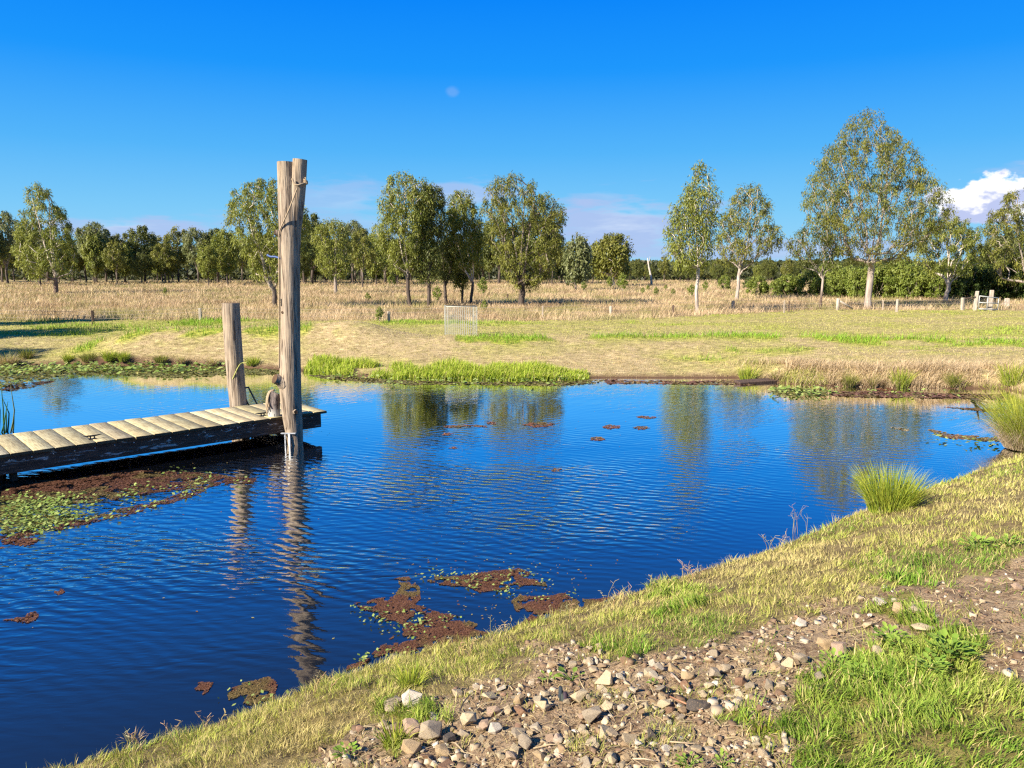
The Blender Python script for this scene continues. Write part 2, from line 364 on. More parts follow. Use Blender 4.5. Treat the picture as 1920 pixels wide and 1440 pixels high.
# deck boards: pale, weathered, every board a little different
def deck_material():
    m, t, out = material('weathered deck boards'); b = t.add('ShaderNodeBsdfPrincipled'); oc = t.add('ShaderNodeTexCoord').outputs['Object']
    a = t.add('ShaderNodeAttribute', attribute_name='col')
    n1 = t.noise(t.scale(oc, (30, 2.0, 10)), 1.6, 6, 0.65, 0.3); n2 = t.noise(oc, 3.0, 4, 0.6); n3 = t.noise(oc, 11.0, 3, 0.6)
    c_ = t.mix(t.ss(n1, 0.3, 0.65), (0.24, 0.19, 0.11), (0.50, 0.43, 0.26)); c_ = t.mix(t.ss(n2, 0.5, 0.68, 0, 0.5), c_, (0.54, 0.50, 0.33))
    c_ = t.mix(t.ss(n3, 0.64, 0.74, 0, 0.55), c_, (0.16, 0.12, 0.08)); c_ = t.mix(1.0, c_, a.outputs['Color'], 'MULTIPLY')
    t.put(b.inputs['Base Color'], c_); b.inputs['Roughness'].default_value = 0.8; b.inputs['Specular IOR Level'].default_value = 0.2
    bp = t.add('ShaderNodeBump'); bp.inputs['Distance'].default_value = 0.004; t.put(bp.inputs['Height'], n1); t.l.new(bp.outputs[0], b.inputs['Normal'])
    t.l.new(b.outputs[0], out.inputs[0]); return m
M_DECK = deck_material()
def peeling():
    m, t, out = material('peeling painted beam'); b = t.add('ShaderNodeBsdfPrincipled'); oc = t.add('ShaderNodeTexCoord').outputs['Object']
    n1 = t.noise(t.scale(oc, (1.2, 8, 6)), 2.4, 6, 0.7, 0.5); n2 = t.noise(t.scale(oc, (2, 20, 22)), 1.6, 4, 0.6)
    c_ = t.mix(t.ss(n2, 0.35, 0.6), (0.028, 0.020, 0.015), (0.075, 0.055, 0.042)); c_ = t.mix(t.ss(n1, 0.565, 0.62), c_, (0.45, 0.44, 0.41))
    t.put(b.inputs['Base Color'], c_); b.inputs['Roughness'].default_value = 0.85
    bp = t.add('ShaderNodeBump'); bp.inputs['Distance'].default_value = 0.006; t.put(bp.inputs['Height'], n1); t.l.new(bp.outputs[0], b.inputs['Normal'])
    t.l.new(b.outputs[0], out.inputs[0]); return m
M_BEAM = peeling()
def stone_material(name, cols):
    m, t, out = material(name); b = t.add('ShaderNodeBsdfPrincipled'); oc = t.add('ShaderNodeTexCoord').outputs['Object']
    oi = t.add('ShaderNodeObjectInfo'); rp = t.add('ShaderNodeValToRGB'); rp.color_ramp.interpolation = 'LINEAR'
    els = rp.color_ramp.elements
    while len(els) < len(cols): els.new(0.5)
    for k, cc in enumerate(cols): els[k].position = k / (len(cols) - 1); els[k].color = (*cc, 1)
    t.put(rp.inputs[0], oi.outputs['Random']); n1 = t.noise(oc, 26, 5, 0.65); n2 = t.noise(oc, 7, 3, 0.5)
    c_ = t.mix(t.ss(n1, 0.34, 0.62), t.mix(1.0, rp.outputs[0], (0.62, 0.58, 0.52), 'MULTIPLY'), rp.outputs[0]); c_ = t.mix(t.ss(n2, 0.55, 0.7, 0, 0.4), c_, (0.36, 0.25, 0.15))
    t.put(b.inputs['Base Color'], c_); b.inputs['Roughness'].default_value = 0.9; b.inputs['Specular IOR Level'].default_value = 0.2
    bp = t.add('ShaderNodeBump'); bp.inputs['Distance'].default_value = 0.006; t.put(bp.inputs['Height'], n1); t.l.new(bp.outputs[0], b.inputs['Normal'])
    t.l.new(b.outputs[0], out.inputs[0]); return m
TAN, PALE, PINK, GREY, WHITE, DARK, BROWN = (0.46, 0.34, 0.20), (0.56, 0.46, 0.30), (0.46, 0.33, 0.235), (0.38, 0.315, 0.23), (0.62, 0.56, 0.46), (0.10, 0.085, 0.075), (0.27, 0.16, 0.10)
M_STONES = {'mixed': stone_material('mixed field stone', [TAN, PALE, GREY, PALE, PINK, TAN, WHITE, PALE, BROWN, TAN])}
for nm, cc in dict(tan=TAN, pale=PALE, pink=PINK, grey=GREY, white=WHITE, dark=DARK, brown=BROWN).items(): M_STONES[nm] = stone_material(nm + ' stone', [cc, tuple(x * 1.08 for x in cc)])

# ---------------------------------------------------------------- ground
def lines(parts):
    r = []
    for a, b, s in parts: r.append(np.arange(a, b, s))
    return np.concatenate(r)
def grow(a, s, k, end):
    r = [a]
    while r[-1] < end: s *= k; r.append(r[-1] + s)
    return np.array(r)
gx = np.concatenate([-grow(20, .5, 1.09, 1400)[::-1], lines([(-19.8, -3.4, .22), (-3.4, 6.6, .05), (6.6, 34, .22)]), grow(34, .5, 1.09, 1400)])
gy = np.concatenate([-grow(0, .6, 1.4, 60)[::-1], lines([(.6, 2.2, .2), (2.2, 9.4, .05), (9.4, 34, .17)]), grow(34, .3, 1.06, 1800)])
GX, GY = np.meshgrid(gx, gy); x_, y_ = GX.ravel(), GY.ravel()
gz, gd, gw = height(x_, y_); GZ = gz + clods(x_, y_) * (gd > 0.15)
Pg = np.stack([x_, y_, GZ], -1)
bare, lawn = near_zone(Pg); nearm = ((gw > 0.5) & (y_ < 14) & (y_ > 0.5)).astype(float)
bare *= nearm; lawn *= nearm
ppx, ppy = proj(Pg)
farm = 1 - gw
# share of living green in the far turf
def far_green(x, y):
    bl = np.exp(-((y - 27.2 - 0.6 * np.sin(x * 0.3)) / 1.1) ** 2) * sstep(fbm(x * .5, y * .8, 71), 0.37, 0.50) * (x > -2) + .8 * np.exp(-((y - 24.6) / 1.0) ** 2) * sstep(fbm(x * .45, y * .9, 76), 0.44, 0.56) * sstep(x, 3, 7)
    mt = np.exp(-((y - 27.1 - .08 * (x + 13)) / 0.75) ** 2) * sstep(x, -16, -14) * sstep(-x, 4.5, 6.5) * sstep(fbm(x * 1.2, y * 1.2, 72), 0.42, 0.56)
    fl = sstep(y, 28.5, 31) * np.clip(0.45 + (fbm(x * .14, y * .3, 73) - 0.5), 0, 1)
    lf = sstep(-x, 12.5, 15) * .22
    return np.clip(0.06 + 0.85 * bl + 0.9 * mt + fl * 0.7 + lf + 0.25 * sstep(fbm(x * .35, y * .5, 74), .5, .65), 0, 1)
green = far_green(x_, y_) * farm + (lawn * 0.85 + (1 - bare - lawn) * 0.36) * gw
def rough_edge(x):
    """distance of the edge between mown turf and rough dry pasture"""
    return 38.6 + 1.2 * (fbm(x * .3, x * 0 + 3., 75) - .5) + 10.0 * sstep(x, 2, 22)
rough = sstep(y_, rough_edge(x_) - 0.2, rough_edge(x_) + 0.3)
green *= 1 - 0.85 * rough
mud = sstep(-gd, -0.35, -0.05) * farm + sstep(-gd, -0.12, -0.02) * gw
mud = np.maximum(mud, .62 * (1 - bare) * nearm * (gd > 0))          # thatch and soil under near grass, coloured darker to paint shade between blades
zone = np.stack([green, bare, np.clip(mud, 0, 1)], -1)
nx, ny = len(gx), len(gy); ii = (np.arange(ny - 1)[:, None] * nx + np.arange(nx - 1)[None]).ravel()
gm, t, out = material('pond bank ground'); a = t.add('ShaderNodeAttribute', attribute_name='col'); sp = t.add('ShaderNodeSeparateColor'); t.put(sp.inputs[0], a.outputs['Color'])
pos = t.add('ShaderNodeNewGeometry').outputs['Position']
n_f = t.noise(pos, 26, 5, 0.7); n_m = t.noise(pos, 3.2, 5, 0.6); n_l = t.noise(t.scale(pos, (0.35, 1.1, 1)), 1.0, 4, 0.6); n_v = t.noise(pos, 90, 3, 0.7); n_t = t.noise(t.scale(pos, (0.7, 1.6, 1)), 5.5, 4, 0.7)
straw = t.mix(t.ss(n_f, 0.36, 0.64), (0.25, 0.19, 0.095), (0.45, 0.35, 0.19)); straw = t.mix(t.ss(n_l, 0.4, 0.65, 0, 0.5), straw, (0.44, 0.33, 0.19)); straw = t.mix(t.ss(n_t, 0.47, 0.36, 0, 0.75), straw, (0.17, 0.125, 0.05)); straw = t.mix(t.ss(n_t, 0.54, 0.66, 0, 0.75), straw, (0.62, 0.50, 0.27))
grn = t.mix(t.ss(n_t, 0.38, 0.62), (0.13, 0.16, 0.02), (0.42, 0.42, 0.07))
tn = t.m('ADD', sp.outputs[0], t.m('MULTIPLY', t.m('SUBTRACT', n_m, 0.5), 0.9), clamp=True)
c_ = t.mix(tn, straw, grn)
soil = t.mix(t.ss(n_f, 0.34, 0.66), (0.12, 0.072, 0.042), (0.37, 0.26, 0.155)); soil = t.mix(t.ss(n_m, 0.44, 0.60, 0, 0.5), soil, (0.40, 0.29, 0.175)); soil = t.mix(t.ss(n_v, 0.55, 0.68, 0, 0.6), soil, (0.58, 0.46, 0.31)); soil = t.mix(t.ss(n_v, 0.42, 0.34, 0, 0.7), soil, (0.07, 0.045, 0.03))
c_ = t.mix(sp.outputs[1], c_, soil); c_ = t.mix(sp.outputs[2], c_, t.mix(n_f, (0.06, 0.035, 0.022), (0.15, 0.085, 0.055)))
b = t.add('ShaderNodeBsdfPrincipled'); t.put(b.inputs['Base Color'], c_); b.inputs['Roughness'].default_value = 0.95; b.inputs['Specular IOR Level'].default_value = 0.1
bp = t.add('ShaderNodeBump'); bp.inputs['Distance'].default_value = 0.02; t.put(bp.inputs['Height'], t.m('ADD', n_f, t.m('MULTIPLY', n_v, 0.4))); t.l.new(bp.outputs[0], b.inputs['Normal']); t.l.new(b.outputs[0], out.inputs[0])
ground = put_mesh('ground', Pg, np.stack([ii, ii + 1, ii + nx + 1, ii + nx], -1), None, gm, zone, smooth=True); tag(ground, kind='structure')

# ---------------------------------------------------------------- water
wx = np.arange(-19.5, 14.6, .25); wy = np.arange(1.5, 26.2, .25); WX, WY = np.meshgrid(wx, wy); wxx, wyy = WX.ravel(), WY.ravel()
dn_ = seg_dist(wxx, wyy, NEAR[5:22])
calm = sstep(dn_, 0.5, 2.6) * 0.88 + 0.12
ja = np.array([[-11.2, 7.6], [-3.3, 14.75]]); calm = calm * (0.30 + 0.70 * sstep(seg_dist(wxx, wyy, ja), 0.4, 2.0))
wm, t, out = material('pond water'); b = t.add('ShaderNodeBsdfDiffuse'); pos = t.add('ShaderNodeNewGeometry').outputs['Position']
b.inputs['Color'].default_value = (0.006, 0.008, 0.014, 1)
def wave(lam, ang, dist, h):
    nd = t.add('ShaderNodeTexWave', wave_type='BANDS', bands_direction='X', wave_profile='SIN'); t.put(nd.inputs['Vector'], t.scale(pos, (1, 1, 1), (0, 0, ang)))
    nd.inputs['Scale'].default_value = 0.314 / lam; nd.inputs['Distortion'].default_value = dist; nd.inputs['Detail'].default_value = 2; nd.inputs['Detail Scale'].default_value = 0.6 
    return t.m('MULTIPLY', nd.outputs['Fac'], h)
chop = t.noise(t.scale(pos, (3.0, 9.0, 1), (0, 0, math.radians(14))), 1.0, 2, 0.45, 0.6); chop2 = t.noise(t.scale(pos, (4.2, 11.5, 1), (0, 0, math.radians(-22))), 1.0, 2, 0.5, 0.8); fine = t.noise(t.scale(pos, (9, 16, 1)), 1.0, 2, 0.5)
hsum = t.m('ADD', wave(0.17, math.radians(-64), 8, 0.0027), wave(0.12, math.radians(-96), 8, 0.0011))
hsum = t.m('ADD', hsum, t.m('ADD', t.m('MULTIPLY', chop, 0.0066), t.m('ADD', t.m('MULTIPLY', chop2, 0.0044), t.m('MULTIPLY', fine, 0.0014))))
patch = t.ss(t.noise(t.scale(pos, (0.5, 1, 1)), 0.33, 2, 0.5), 0.34, 0.64, 0.25, 1.2)
ca = t.add('ShaderNodeAttribute', attribute_name='col'); sp = t.add('ShaderNodeSeparateColor'); t.put(sp.inputs[0], ca.outputs['Color'])
py_ = t.add('ShaderNodeSeparateXYZ'); t.put(py_.inputs[0], pos)
hsum = t.m('MULTIPLY', hsum, t.m('MULTIPLY', t.m('MULTIPLY', patch, t.ss(py_.outputs[1], 8.5, 15.5, 1.75, 0.34)), sp.outputs[0]))
bp = t.add('ShaderNodeBump'); bp.inputs['Strength'].default_value = 1; bp.inputs['Distance'].default_value = 1; t.put(bp.inputs['Height'], hsum)
gl = t.add('ShaderNodeBsdfGlossy'); gl.inputs['Roughness'].default_value = 0.015; gl.inputs['Color'].default_value = (1, 1, 1, 1); t.l.new(bp.outputs[0], gl.inputs['Normal'])
lw = t.add('ShaderNodeLayerWeight'); lw.inputs['Blend'].default_value = 0.5; t.l.new(bp.outputs[0], lw.inputs['Normal'])
refl = t.m('ADD', t.m('MULTIPLY', t.m('POWER', lw.outputs['Facing'], 4.2), 2.3), 0.012, clamp=True)      # reflectance climbs steeply towards grazing view
mx = t.add('ShaderNodeMixShader'); t.put(mx.inputs[0], refl); t.l.new(b.outputs[0], mx.inputs[1]); t.l.new(gl.outputs[0], mx.inputs[2]); t.l.new(mx.outputs[0], out.inputs[0])
nx, ny = len(wx), len(wy); ii = (np.arange(ny - 1)[:, None] * nx + np.arange(nx - 1)[None]).ravel()
water = put_mesh('water', np.stack([wxx, wyy, wxx * 0], -1), np.stack([ii, ii + 1, ii + nx + 1, ii + nx], -1), None, wm, np.stack([calm] * 3, -1), smooth=True); tag(water, kind='structure')


# ---------------------------------------------------------------- jetty
JO = np.array([-3.56, 14.52]); JA = math.radians(42.0); JD = np.array([math.cos(JA), math.sin(JA)]); JN = np.array([-math.sin(JA), math.cos(JA)])
def jw(a, b_, z=0.0):
    p = JO + JD * a + JN * b_; return np.array([p[0], p[1], z])
jetty = thing('jetty', (JO[0], JO[1], 0), 'low timber jetty of pale weathered boards running out over the pond', 'jetty', rz=JA)
rj = random.Random(3)
S = Soup(); xx = 0.0; k = 0
while xx > -10.4:
    wdt = 0.285 + rj.uniform(-.006, .006); z1 = 0.5 + rj.uniform(-.003, .003); z0 = z1 - .045; y0 = -.012 + rj.uniform(-.004, .004) - .02 * (rj.random() < .12); y1 = 1.62 + rj.uniform(-.03, .02); gap = rj.uniform(.015, .019)
    xa, xb = xx - wdt + gap, xx; tl = rj.uniform(-.002, .002); bv = .002
    V = []
    for yy in (y0, y1):
        V += [(xa, yy, z0), (xb, yy, z0), (xb, yy, z1 - bv + tl), (xb - bv, yy, z1 + tl), (xa + bv, yy, z1 - tl), (xa, yy, z1 - bv - tl)]
    Q = [[i, (i + 1) % 6, 6 + (i + 1) % 6, 6 + i][::-1] for i in range(6)] 
    g = rj.uniform(.72, 1.15); S.raw(V, np.array(Q), None, (g * rj.uniform(.97, 1.03), g, g * rj.uniform(.9, 1.04))); xx -= wdt; k += 1
    S.raw(V, np.array([[0, 1, 2, 5], [5, 2, 3, 4], [6, 11, 8, 7], [11, 10, 9, 8]]), None, (.28 * g, .25 * g, .24 * g))      # end grain, its shade painted in as a darker colour
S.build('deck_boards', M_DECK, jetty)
def jbox(name, x0, x1, y0, y1, z0, z1, mat, bev=.008):
    bm = bmesh.new(); add_box(bm, 0, 0, 0, x1 - x0, y1 - y0, z1 - z0, None, bev); o = bm_obj(name, bm, mat, jetty); o.location = ((x0 + x1) / 2, (y0 + y1) / 2, (z0 + z1) / 2); return o
jbox('side_beam', -10.4, -.10, .03, .13, .19, .452, M_BEAM); jbox('side_beam', -10.4, -.10, 1.47, 1.57, .19, .452, M_BEAM)
jbox('end_beam', -.24, -.14, .133, 1.467, .20, .45, M_BEAM); jbox('bearer', -.80, -.66, -.06, 1.66, .06, .187, M_BEAM)
for a_, b_ in ((-5.1, .35), (-5.25, .62), (-5.1, 1.35), (-9.0, .3), (-9.0, 1.3)):
    S = Soup(); S.tube([(a_, b_, -.9), (a_, b_, .19)], [.06, .055], 10); S.build('pile', M_FENCED, jetty, True)
for a_, b_ in ((-4.0, .26), (-1.14, .30)):
    bm = bmesh.new(); add_box(bm, a_, b_, .506, .11, .05, .012); add_box(bm, a_ - .028, b_, .53, .016, .026, .04); add_box(bm, a_ + .028, b_, .53, .016, .026, .04)
    o = bm_obj('cleat', bm, M_BLACK, jetty)
    S = Soup(); S.tube([(a_ - .135, b_, .563), (a_ - .07, b_, .556), (a_, b_, .553), (a_ + .07, b_, .556), (a_ + .135, b_, .563)], [.006, .012, .014, .012, .006], 8); h_ = S.build('horn', M_BLACK, o, True)
S = Soup()
for k in range(36):                                              # bolt heads and pale nail ends along the beam face
    a_ = -.3 - k * .287; S.tube([(a_, .032, .40), (a_, .014, .40)], [.010, .010], 8, col=(1, 1, 1))
S.build('beam_bolts', M_STEEL, jetty)['kind'] = 'stuff'
lad = Soup(); tL = [(-1.0, 1.70, .82), (-.985, 1.70, .835)]
for dx in (0, .17):
    lad.tube([(-.97 + dx, 1.68, .84), (-.80 + dx, 1.67, .45), (-.76 + dx, 1.67, -.5)], .016, 8)
lad.tube([(-.985, 1.68, .84), (-.785, 1.68, .84)], .016, 8)
lad_o = lad.build('ladder', M_BLACK, jetty, True)
for zz in (.20, -.08):
    S = Soup(); S.tube([(-.80, 1.67, zz), (-.60, 1.67, zz)], .014, 8); S.build('rung', M_BLACK, lad_o)

def log_surface(P, R, n=30, seed=0, wob=.05, top=True):
    P = np.asarray(P, float); R = np.asarray(R, float); zs = np.linspace(0, 1, 60); s = np.linspace(0, 1, len(P))
    PP = np.stack([np.interp(zs, s, P[:, i]) for i in range(3)], -1)
    for _ in range(2): PP[1:-1] = (PP[:-2] + 2 * PP[1:-1] + PP[2:]) / 4
    RR = np.interp(zs, s, R); T, A, B = frames(PP); th = np.arange(n) / n * 2 * math.pi
    L = np.cumsum(np.r_[0, np.linalg.norm(np.diff(PP, axis=0), axis=1)])
    nz = 0.6 * (fbm(np.cos(th)[None] * 2.2 + 9 + 0 * L[:, None], L[:, None] * .55 + np.sin(th)[None] * 2.2, seed, 3) - .5) * 2 + .25 * (vnoise(th[None] * 3.3 + 0 * L[:, None], L[:, None] * .8, seed + 5) - .5)
    r = RR[:, None] * (1 + wob * 2 * nz)
    V = (PP[:, None] + r[..., None] * (np.cos(th)[None, :, None] * A[:, None] + np.sin(th)[None, :, None] * B[:, None])).reshape(-1, 3)
    i = np.arange(len(PP) - 1)[:, None] * n; k_ = np.arange(n)[None]; k2 = (k_ + 1) % n
    Q = np.stack([i + k_, i + k2, i + n + k2, i + n + k_], -1).reshape(-1, 4)
    ring = V[-n:]; return V, Q, ring
def cut_end(name, ring, parent, mat=None, lift=.002):
    c0 = ring.mean(0); n = len(ring); nrm = np.cross(ring[1] - ring[0], ring[n // 3] - ring[0]); nrm /= np.linalg.norm(nrm)
    ax = c0 - 0; V = np.concatenate([ring, c0[None] + (ring - c0) * .55, c0[None]]); kk = np.arange(n)
    Q = np.stack([kk, (kk + 1) % n, n + (kk + 1) % n, n + kk], -1); T = np.stack([n + kk, n + (kk + 1) % n, np.full(n, 2 * n)], -1)
    return put_mesh(name, V, Q, T, mat or M_LOGEND, None, parent)

M_HOLLOW = timber('dark knot hollow', (.10, .06, .035), (.03, .02, .012), (6, 6, 6), .5)
# tall forked post
TPY = 13.86; tb = jw(-.72, -.25)
rows = [(835, 541, 568), (800, 533, 567), (760, 527, 565), (725, 524, 564), (690, 525, 563.5), (640, 526, 562.5), (580, 526.5, 562), (520, 526, 561.5), (460, 525, 562), (420, 523, 564), (370, 522, 560), (335, 521, 553), (304, 520.5, 551.5)]
P = np.array([at_depth((l + r) / 2, y, TPY) for y, l, r in rows]) - tb; Rr = np.array([(r - l) / 2 / F * 14.05 for y, l, r in rows])
P = np.concatenate([[P[0] + np.array([.02, 0, -.9])], P]); Rr = np.concatenate([[Rr[0]], Rr])
tall = thing('tall_post', tb, 'tall weathered grey log post with a forked top standing against the jetty', 'post')
s_ = np.linspace(0, 1, len(P)); V, Q, ring = log_surface(P, Rr, 34, 4, .045)
put_mesh('log', V, Q, None, M_LOG, None, tall, True); cut_end('cut_top', ring, tall)
FP = np.array([at_depth(x, y, TPY - .03) for x, y in ((547, 470), (551, 430), (556, 385), (560, 345), (562.5, 299))]) - tb
V, Q, ring2 = log_surface(FP, [.10, .125, .13, .125, .122], 26, 8, .04); fk = put_mesh('forked_branch', V, Q, None, M_LOG, None, tall, True); cut_end('cut_top', ring2, fk)
def on_log(px, py, out=0.012):
    y = np.interp(-py, [-r[0] for r in rows], range(len(rows))); k0 = int(min(y, len(rows) - 2)); f = y - k0
    l = rows[k0][1] * (1 - f) + rows[k0 + 1][1] * f; r = rows[k0][2] * (1 - f) + rows[k0 + 1][2] * f
    rad = (r - l) / 2; u = np.clip((px - (l + r) / 2) / rad, -1, 1); return at_depth(px, py, TPY - rad / F * 14 * math.sqrt(1 - u * u * .98) - out)
def knot(px, py, d, r0, r1, parent, L=.09):
    p0 = on_log(px, py, -.06) - tb; p1 = p0 + np.array(d) * (L + .06); mid = (p0 + p1) / 2
    V, Q, rg = log_surface([p0, mid, p1], [r0 * 1.7, r0 * 1.1, r1], 16, 3, .10); o = put_mesh('knot_stub', V, Q, None, M_LOG, None, parent, True); cut_end('cut_face', rg, o, M_HOLLOW)
knot(531, 716, np.array([-.66, -.62, .42]), .085, .085, tall, .12); knot(528, 440, np.array([-.72, -.6, .3]), .05, .04, tall, .07); knot(534, 586, np.array([-.3, -.9, .1]), .03, .022, tall, .025); knot(552, 772, np.array([.55, -.8, .1]), .045, .035, tall, .015)
bm = bmesh.new(); q = on_log(529.5, 567, 0) - tb; add_box(bm, q[0], q[1] - .01, q[2], .055, .05, .13, Matrix.Rotation(math.radians(20), 3, 'Z'), .004); bm.verts.ensure_lookup_table()
bm_obj('black_bracket', bm, M_BLACK, tall)
S = Soup(); S.raw([], None) if False else None
bm = bmesh.new(); q = on_log(545, 812, 0) - tb; add_box(bm, q[0] - .035, q[1] - .02, q[2], .27, .05, .022, None, .003); add_box(bm, q[0] - .10, q[1] - .02, q[2] - .36, .022, .016, .70, None, .002)
bm_obj('steel_bracket', bm, M_STEEL, tall)
# nails
S = Soup(); S.tube([q + np.array([-.02, -.03, -.013]), q + np.array([-.01, -.03, -.7])], .022, 12); S.build('pale_pipe', plain('pale pipe', (.66, .62, .52), .6, 0, 12, .15), tall, True)

def rope(name, pts, r, mat, label, cat='rope', smooth_n=40):
    P = np.asarray(pts, float); L = np.r_[0, np.cumsum(np.linalg.norm(np.diff(P, axis=0), axis=1))]; s = np.linspace(0, L[-1], smooth_n)
    PP = np.stack([np.interp(s, L, P[:, i]) for i in range(3)], -1)
    for _ in range(3): PP[1:-1] = (PP[:-2] + 2 * PP[1:-1] + PP[2:]) / 4
    S = Soup(); S.tube(PP, r, 8); return tag(S.build(name, mat, None, True), label, cat)
pts = [at_depth(548, 335, TPY - .2), at_depth(550, 343, TPY - .22), at_depth(555, 348, TPY - .235), at_depth(563, 346, TPY - .22), at_depth(570, 344, TPY - .15), at_depth(575, 343, TPY - .02), at_depth(573, 341, TPY + .10), at_depth(560, 342, TPY + .13)]
rope('rope', pts, .016, M_ROPE, 'brown rope looped round the forked branch at the top of the tall post')
kn = Soup(); c0 = at_depth(573, 342, TPY - .09)
for a0 in range(3):
    th = np.linspace(0, 6.28, 12); kn.tube(np.stack([c0[0] + .03 * np.cos(th + a0), c0[1] + .02 * np.sin(th * 1 + a0), c0[2] + .035 * np.sin(th) + a0 * .008], -1), .013, 6)
kn.tube([c0, c0 + np.array([.01, -.02, .06]), c0 + np.array([.0, -.02, .085])], .011, 6)
tag(kn.build('rope_knot', M_ROPE, None, True), 'knotted rope end on the edge of the forked branch, against the sky', 'rope')
pts = [at_depth(557, 353, TPY - .20), on_log(549, 375, .045), on_log(541, 395, .06), on_log(533, 413, .075), on_log(526, 428, .09), at_depth(522.5, 436, TPY - .16), at_depth(523, 480, TPY - .13), at_depth(523.5, 560, TPY - .11), at_depth(523.5, 648, TPY - .10), at_depth(523.2, 690, TPY - .10)]
rope('rope', pts, .012, M_ROPE, 'long thin rope slanting down the tall post then hanging along its sunlit edge', smooth_n=90)
rope('blue_strap', [on_log(530, 486, .01), at_depth(524, 484, TPY - .08), at_depth(515, 481, TPY - .06), at_depth(508, 482, TPY - .05), at_depth(501, 478, TPY - .03)], .018, M_BLUE, 'short dark blue strap sticking out from halfway up the tall post', 'strap', 20)

# short post
sb = jw(-1.04, 1.83); SPY = sb[1]
rows_s = [(790, 434, 466), (760, 431.5, 463), (720, 427.5, 459), (680, 424, 455.5), (640, 421, 452.5), (600, 418.5, 450), (568, 417, 448.5)]
P = np.array([at_depth((l + r) / 2, y, SPY) for y, l, r in rows_s]) - sb; Rr = np.array([(r - l) / 2 / F * 15.4 for y, l, r in rows_s])
P = np.concatenate([[P[0] + np.array([.08, 0, -1.1])], P]); Rr = np.r_[Rr[0], Rr]
short = thing('short_post', sb, 'short leaning round log post at the far side of the jetty', 'post')
V, Q, ring = log_surface(P, Rr, 30, 15, .025); put_mesh('log', V, Q, None, M_LOG, None, short, True); cut_end('cut_top', ring, short)
def on_short(px, py, o_=.012):
    l = np.interp(-py, [-r[0] for r in rows_s], [r[1] for r in rows_s]); r = np.interp(-py, [-r[0] for r in rows_s], [r[2] for r in rows_s]); u = np.clip((px - (l + r) / 2) / ((r - l) / 2), -1, 1)
    return at_depth(px, py, SPY - (r - l) / 2 / F * 15.3 * math.sqrt(1 - u * u * .98) - o_)
rope('rope', [on_short(436, 711), on_short(440, 702), on_short(445, 691), on_short(449, 684), on_short(455, 680), at_depth(459, 681, SPY - .1), at_depth(464, 678.5, SPY - .08)], .009, M_YROPE, 'faded yellow rope end tied round the short post')

# stump bollard with rope
stb = jw(-.98, .16, .5); st = thing('mooring_stump', stb, 'small flaking grey log stump on the jetty behind the tall post', 'stump')
def stump_mat():
    m, t, out = material('flaking stump'); b = t.add('ShaderNodeBsdfPrincipled'); oc = t.add('ShaderNodeTexCoord').outputs['Object']; s3 = t.add('ShaderNodeSeparateXYZ'); t.put(s3.inputs[0], oc)
    n1 = t.noise(t.scale(oc, (16, 16, 4)), 1.5, 6, .75); n4 = t.noise(t.scale(oc, (30, 30, 5)), 1.2, 3, .6); f = t.ss(t.m('ADD', s3.outputs[2], t.m('MULTIPLY', n1, .45)), .44, .28); 
    t.put(b.inputs['Base Color'], t.mix(t.ss(n4, .42, .36, 0, .9), t.mix(f, t.mix(t.ss(n1, .38, .62), (.05, .04, .038), (.27, .22, .20)), (.46, .46, .42)), (.03, .025, .02))); b.inputs['Roughness'].default_value = .9; t.l.new(b.outputs[0], out.inputs[0]); return m
V, Q, ring = log_surface([(0, 0, 0), (0, 0, .2), (.015, 0, .36), (.05, .02, .43)], [.105, .11, .108, .10], 22, 21, .09); put_mesh('log', V, Q, None, stump_mat(), None, st, True); cut_end('cut_top', ring, st)
for k in range(3):
    a0 = -2.55 + k * .22; c_, s_2 = math.cos(a0), math.sin(a0)
    rope('rope', [stb + np.array([.02, .02, .485]), stb + np.array([.075 * c_, .075 * s_2, .475 - .01 * k]), stb + np.array([.118 * c_, .118 * s_2, .38]), stb + np.array([.14 * c_, .14 * s_2, .22 + .03 * k]), stb + np.array([.138 * math.cos(a0 + .25), .138 * math.sin(a0 + .25), .07 + .06 * k])], .014, M_ROPE,
         ['tan rope strand nearest the jetty edge, draped over the mooring stump', 'middle tan rope strand draped over the mooring stump', 'shortest tan rope strand draped over the mooring stump'][k], smooth_n=24)['group'] = 'rope strands over the mooring stump'

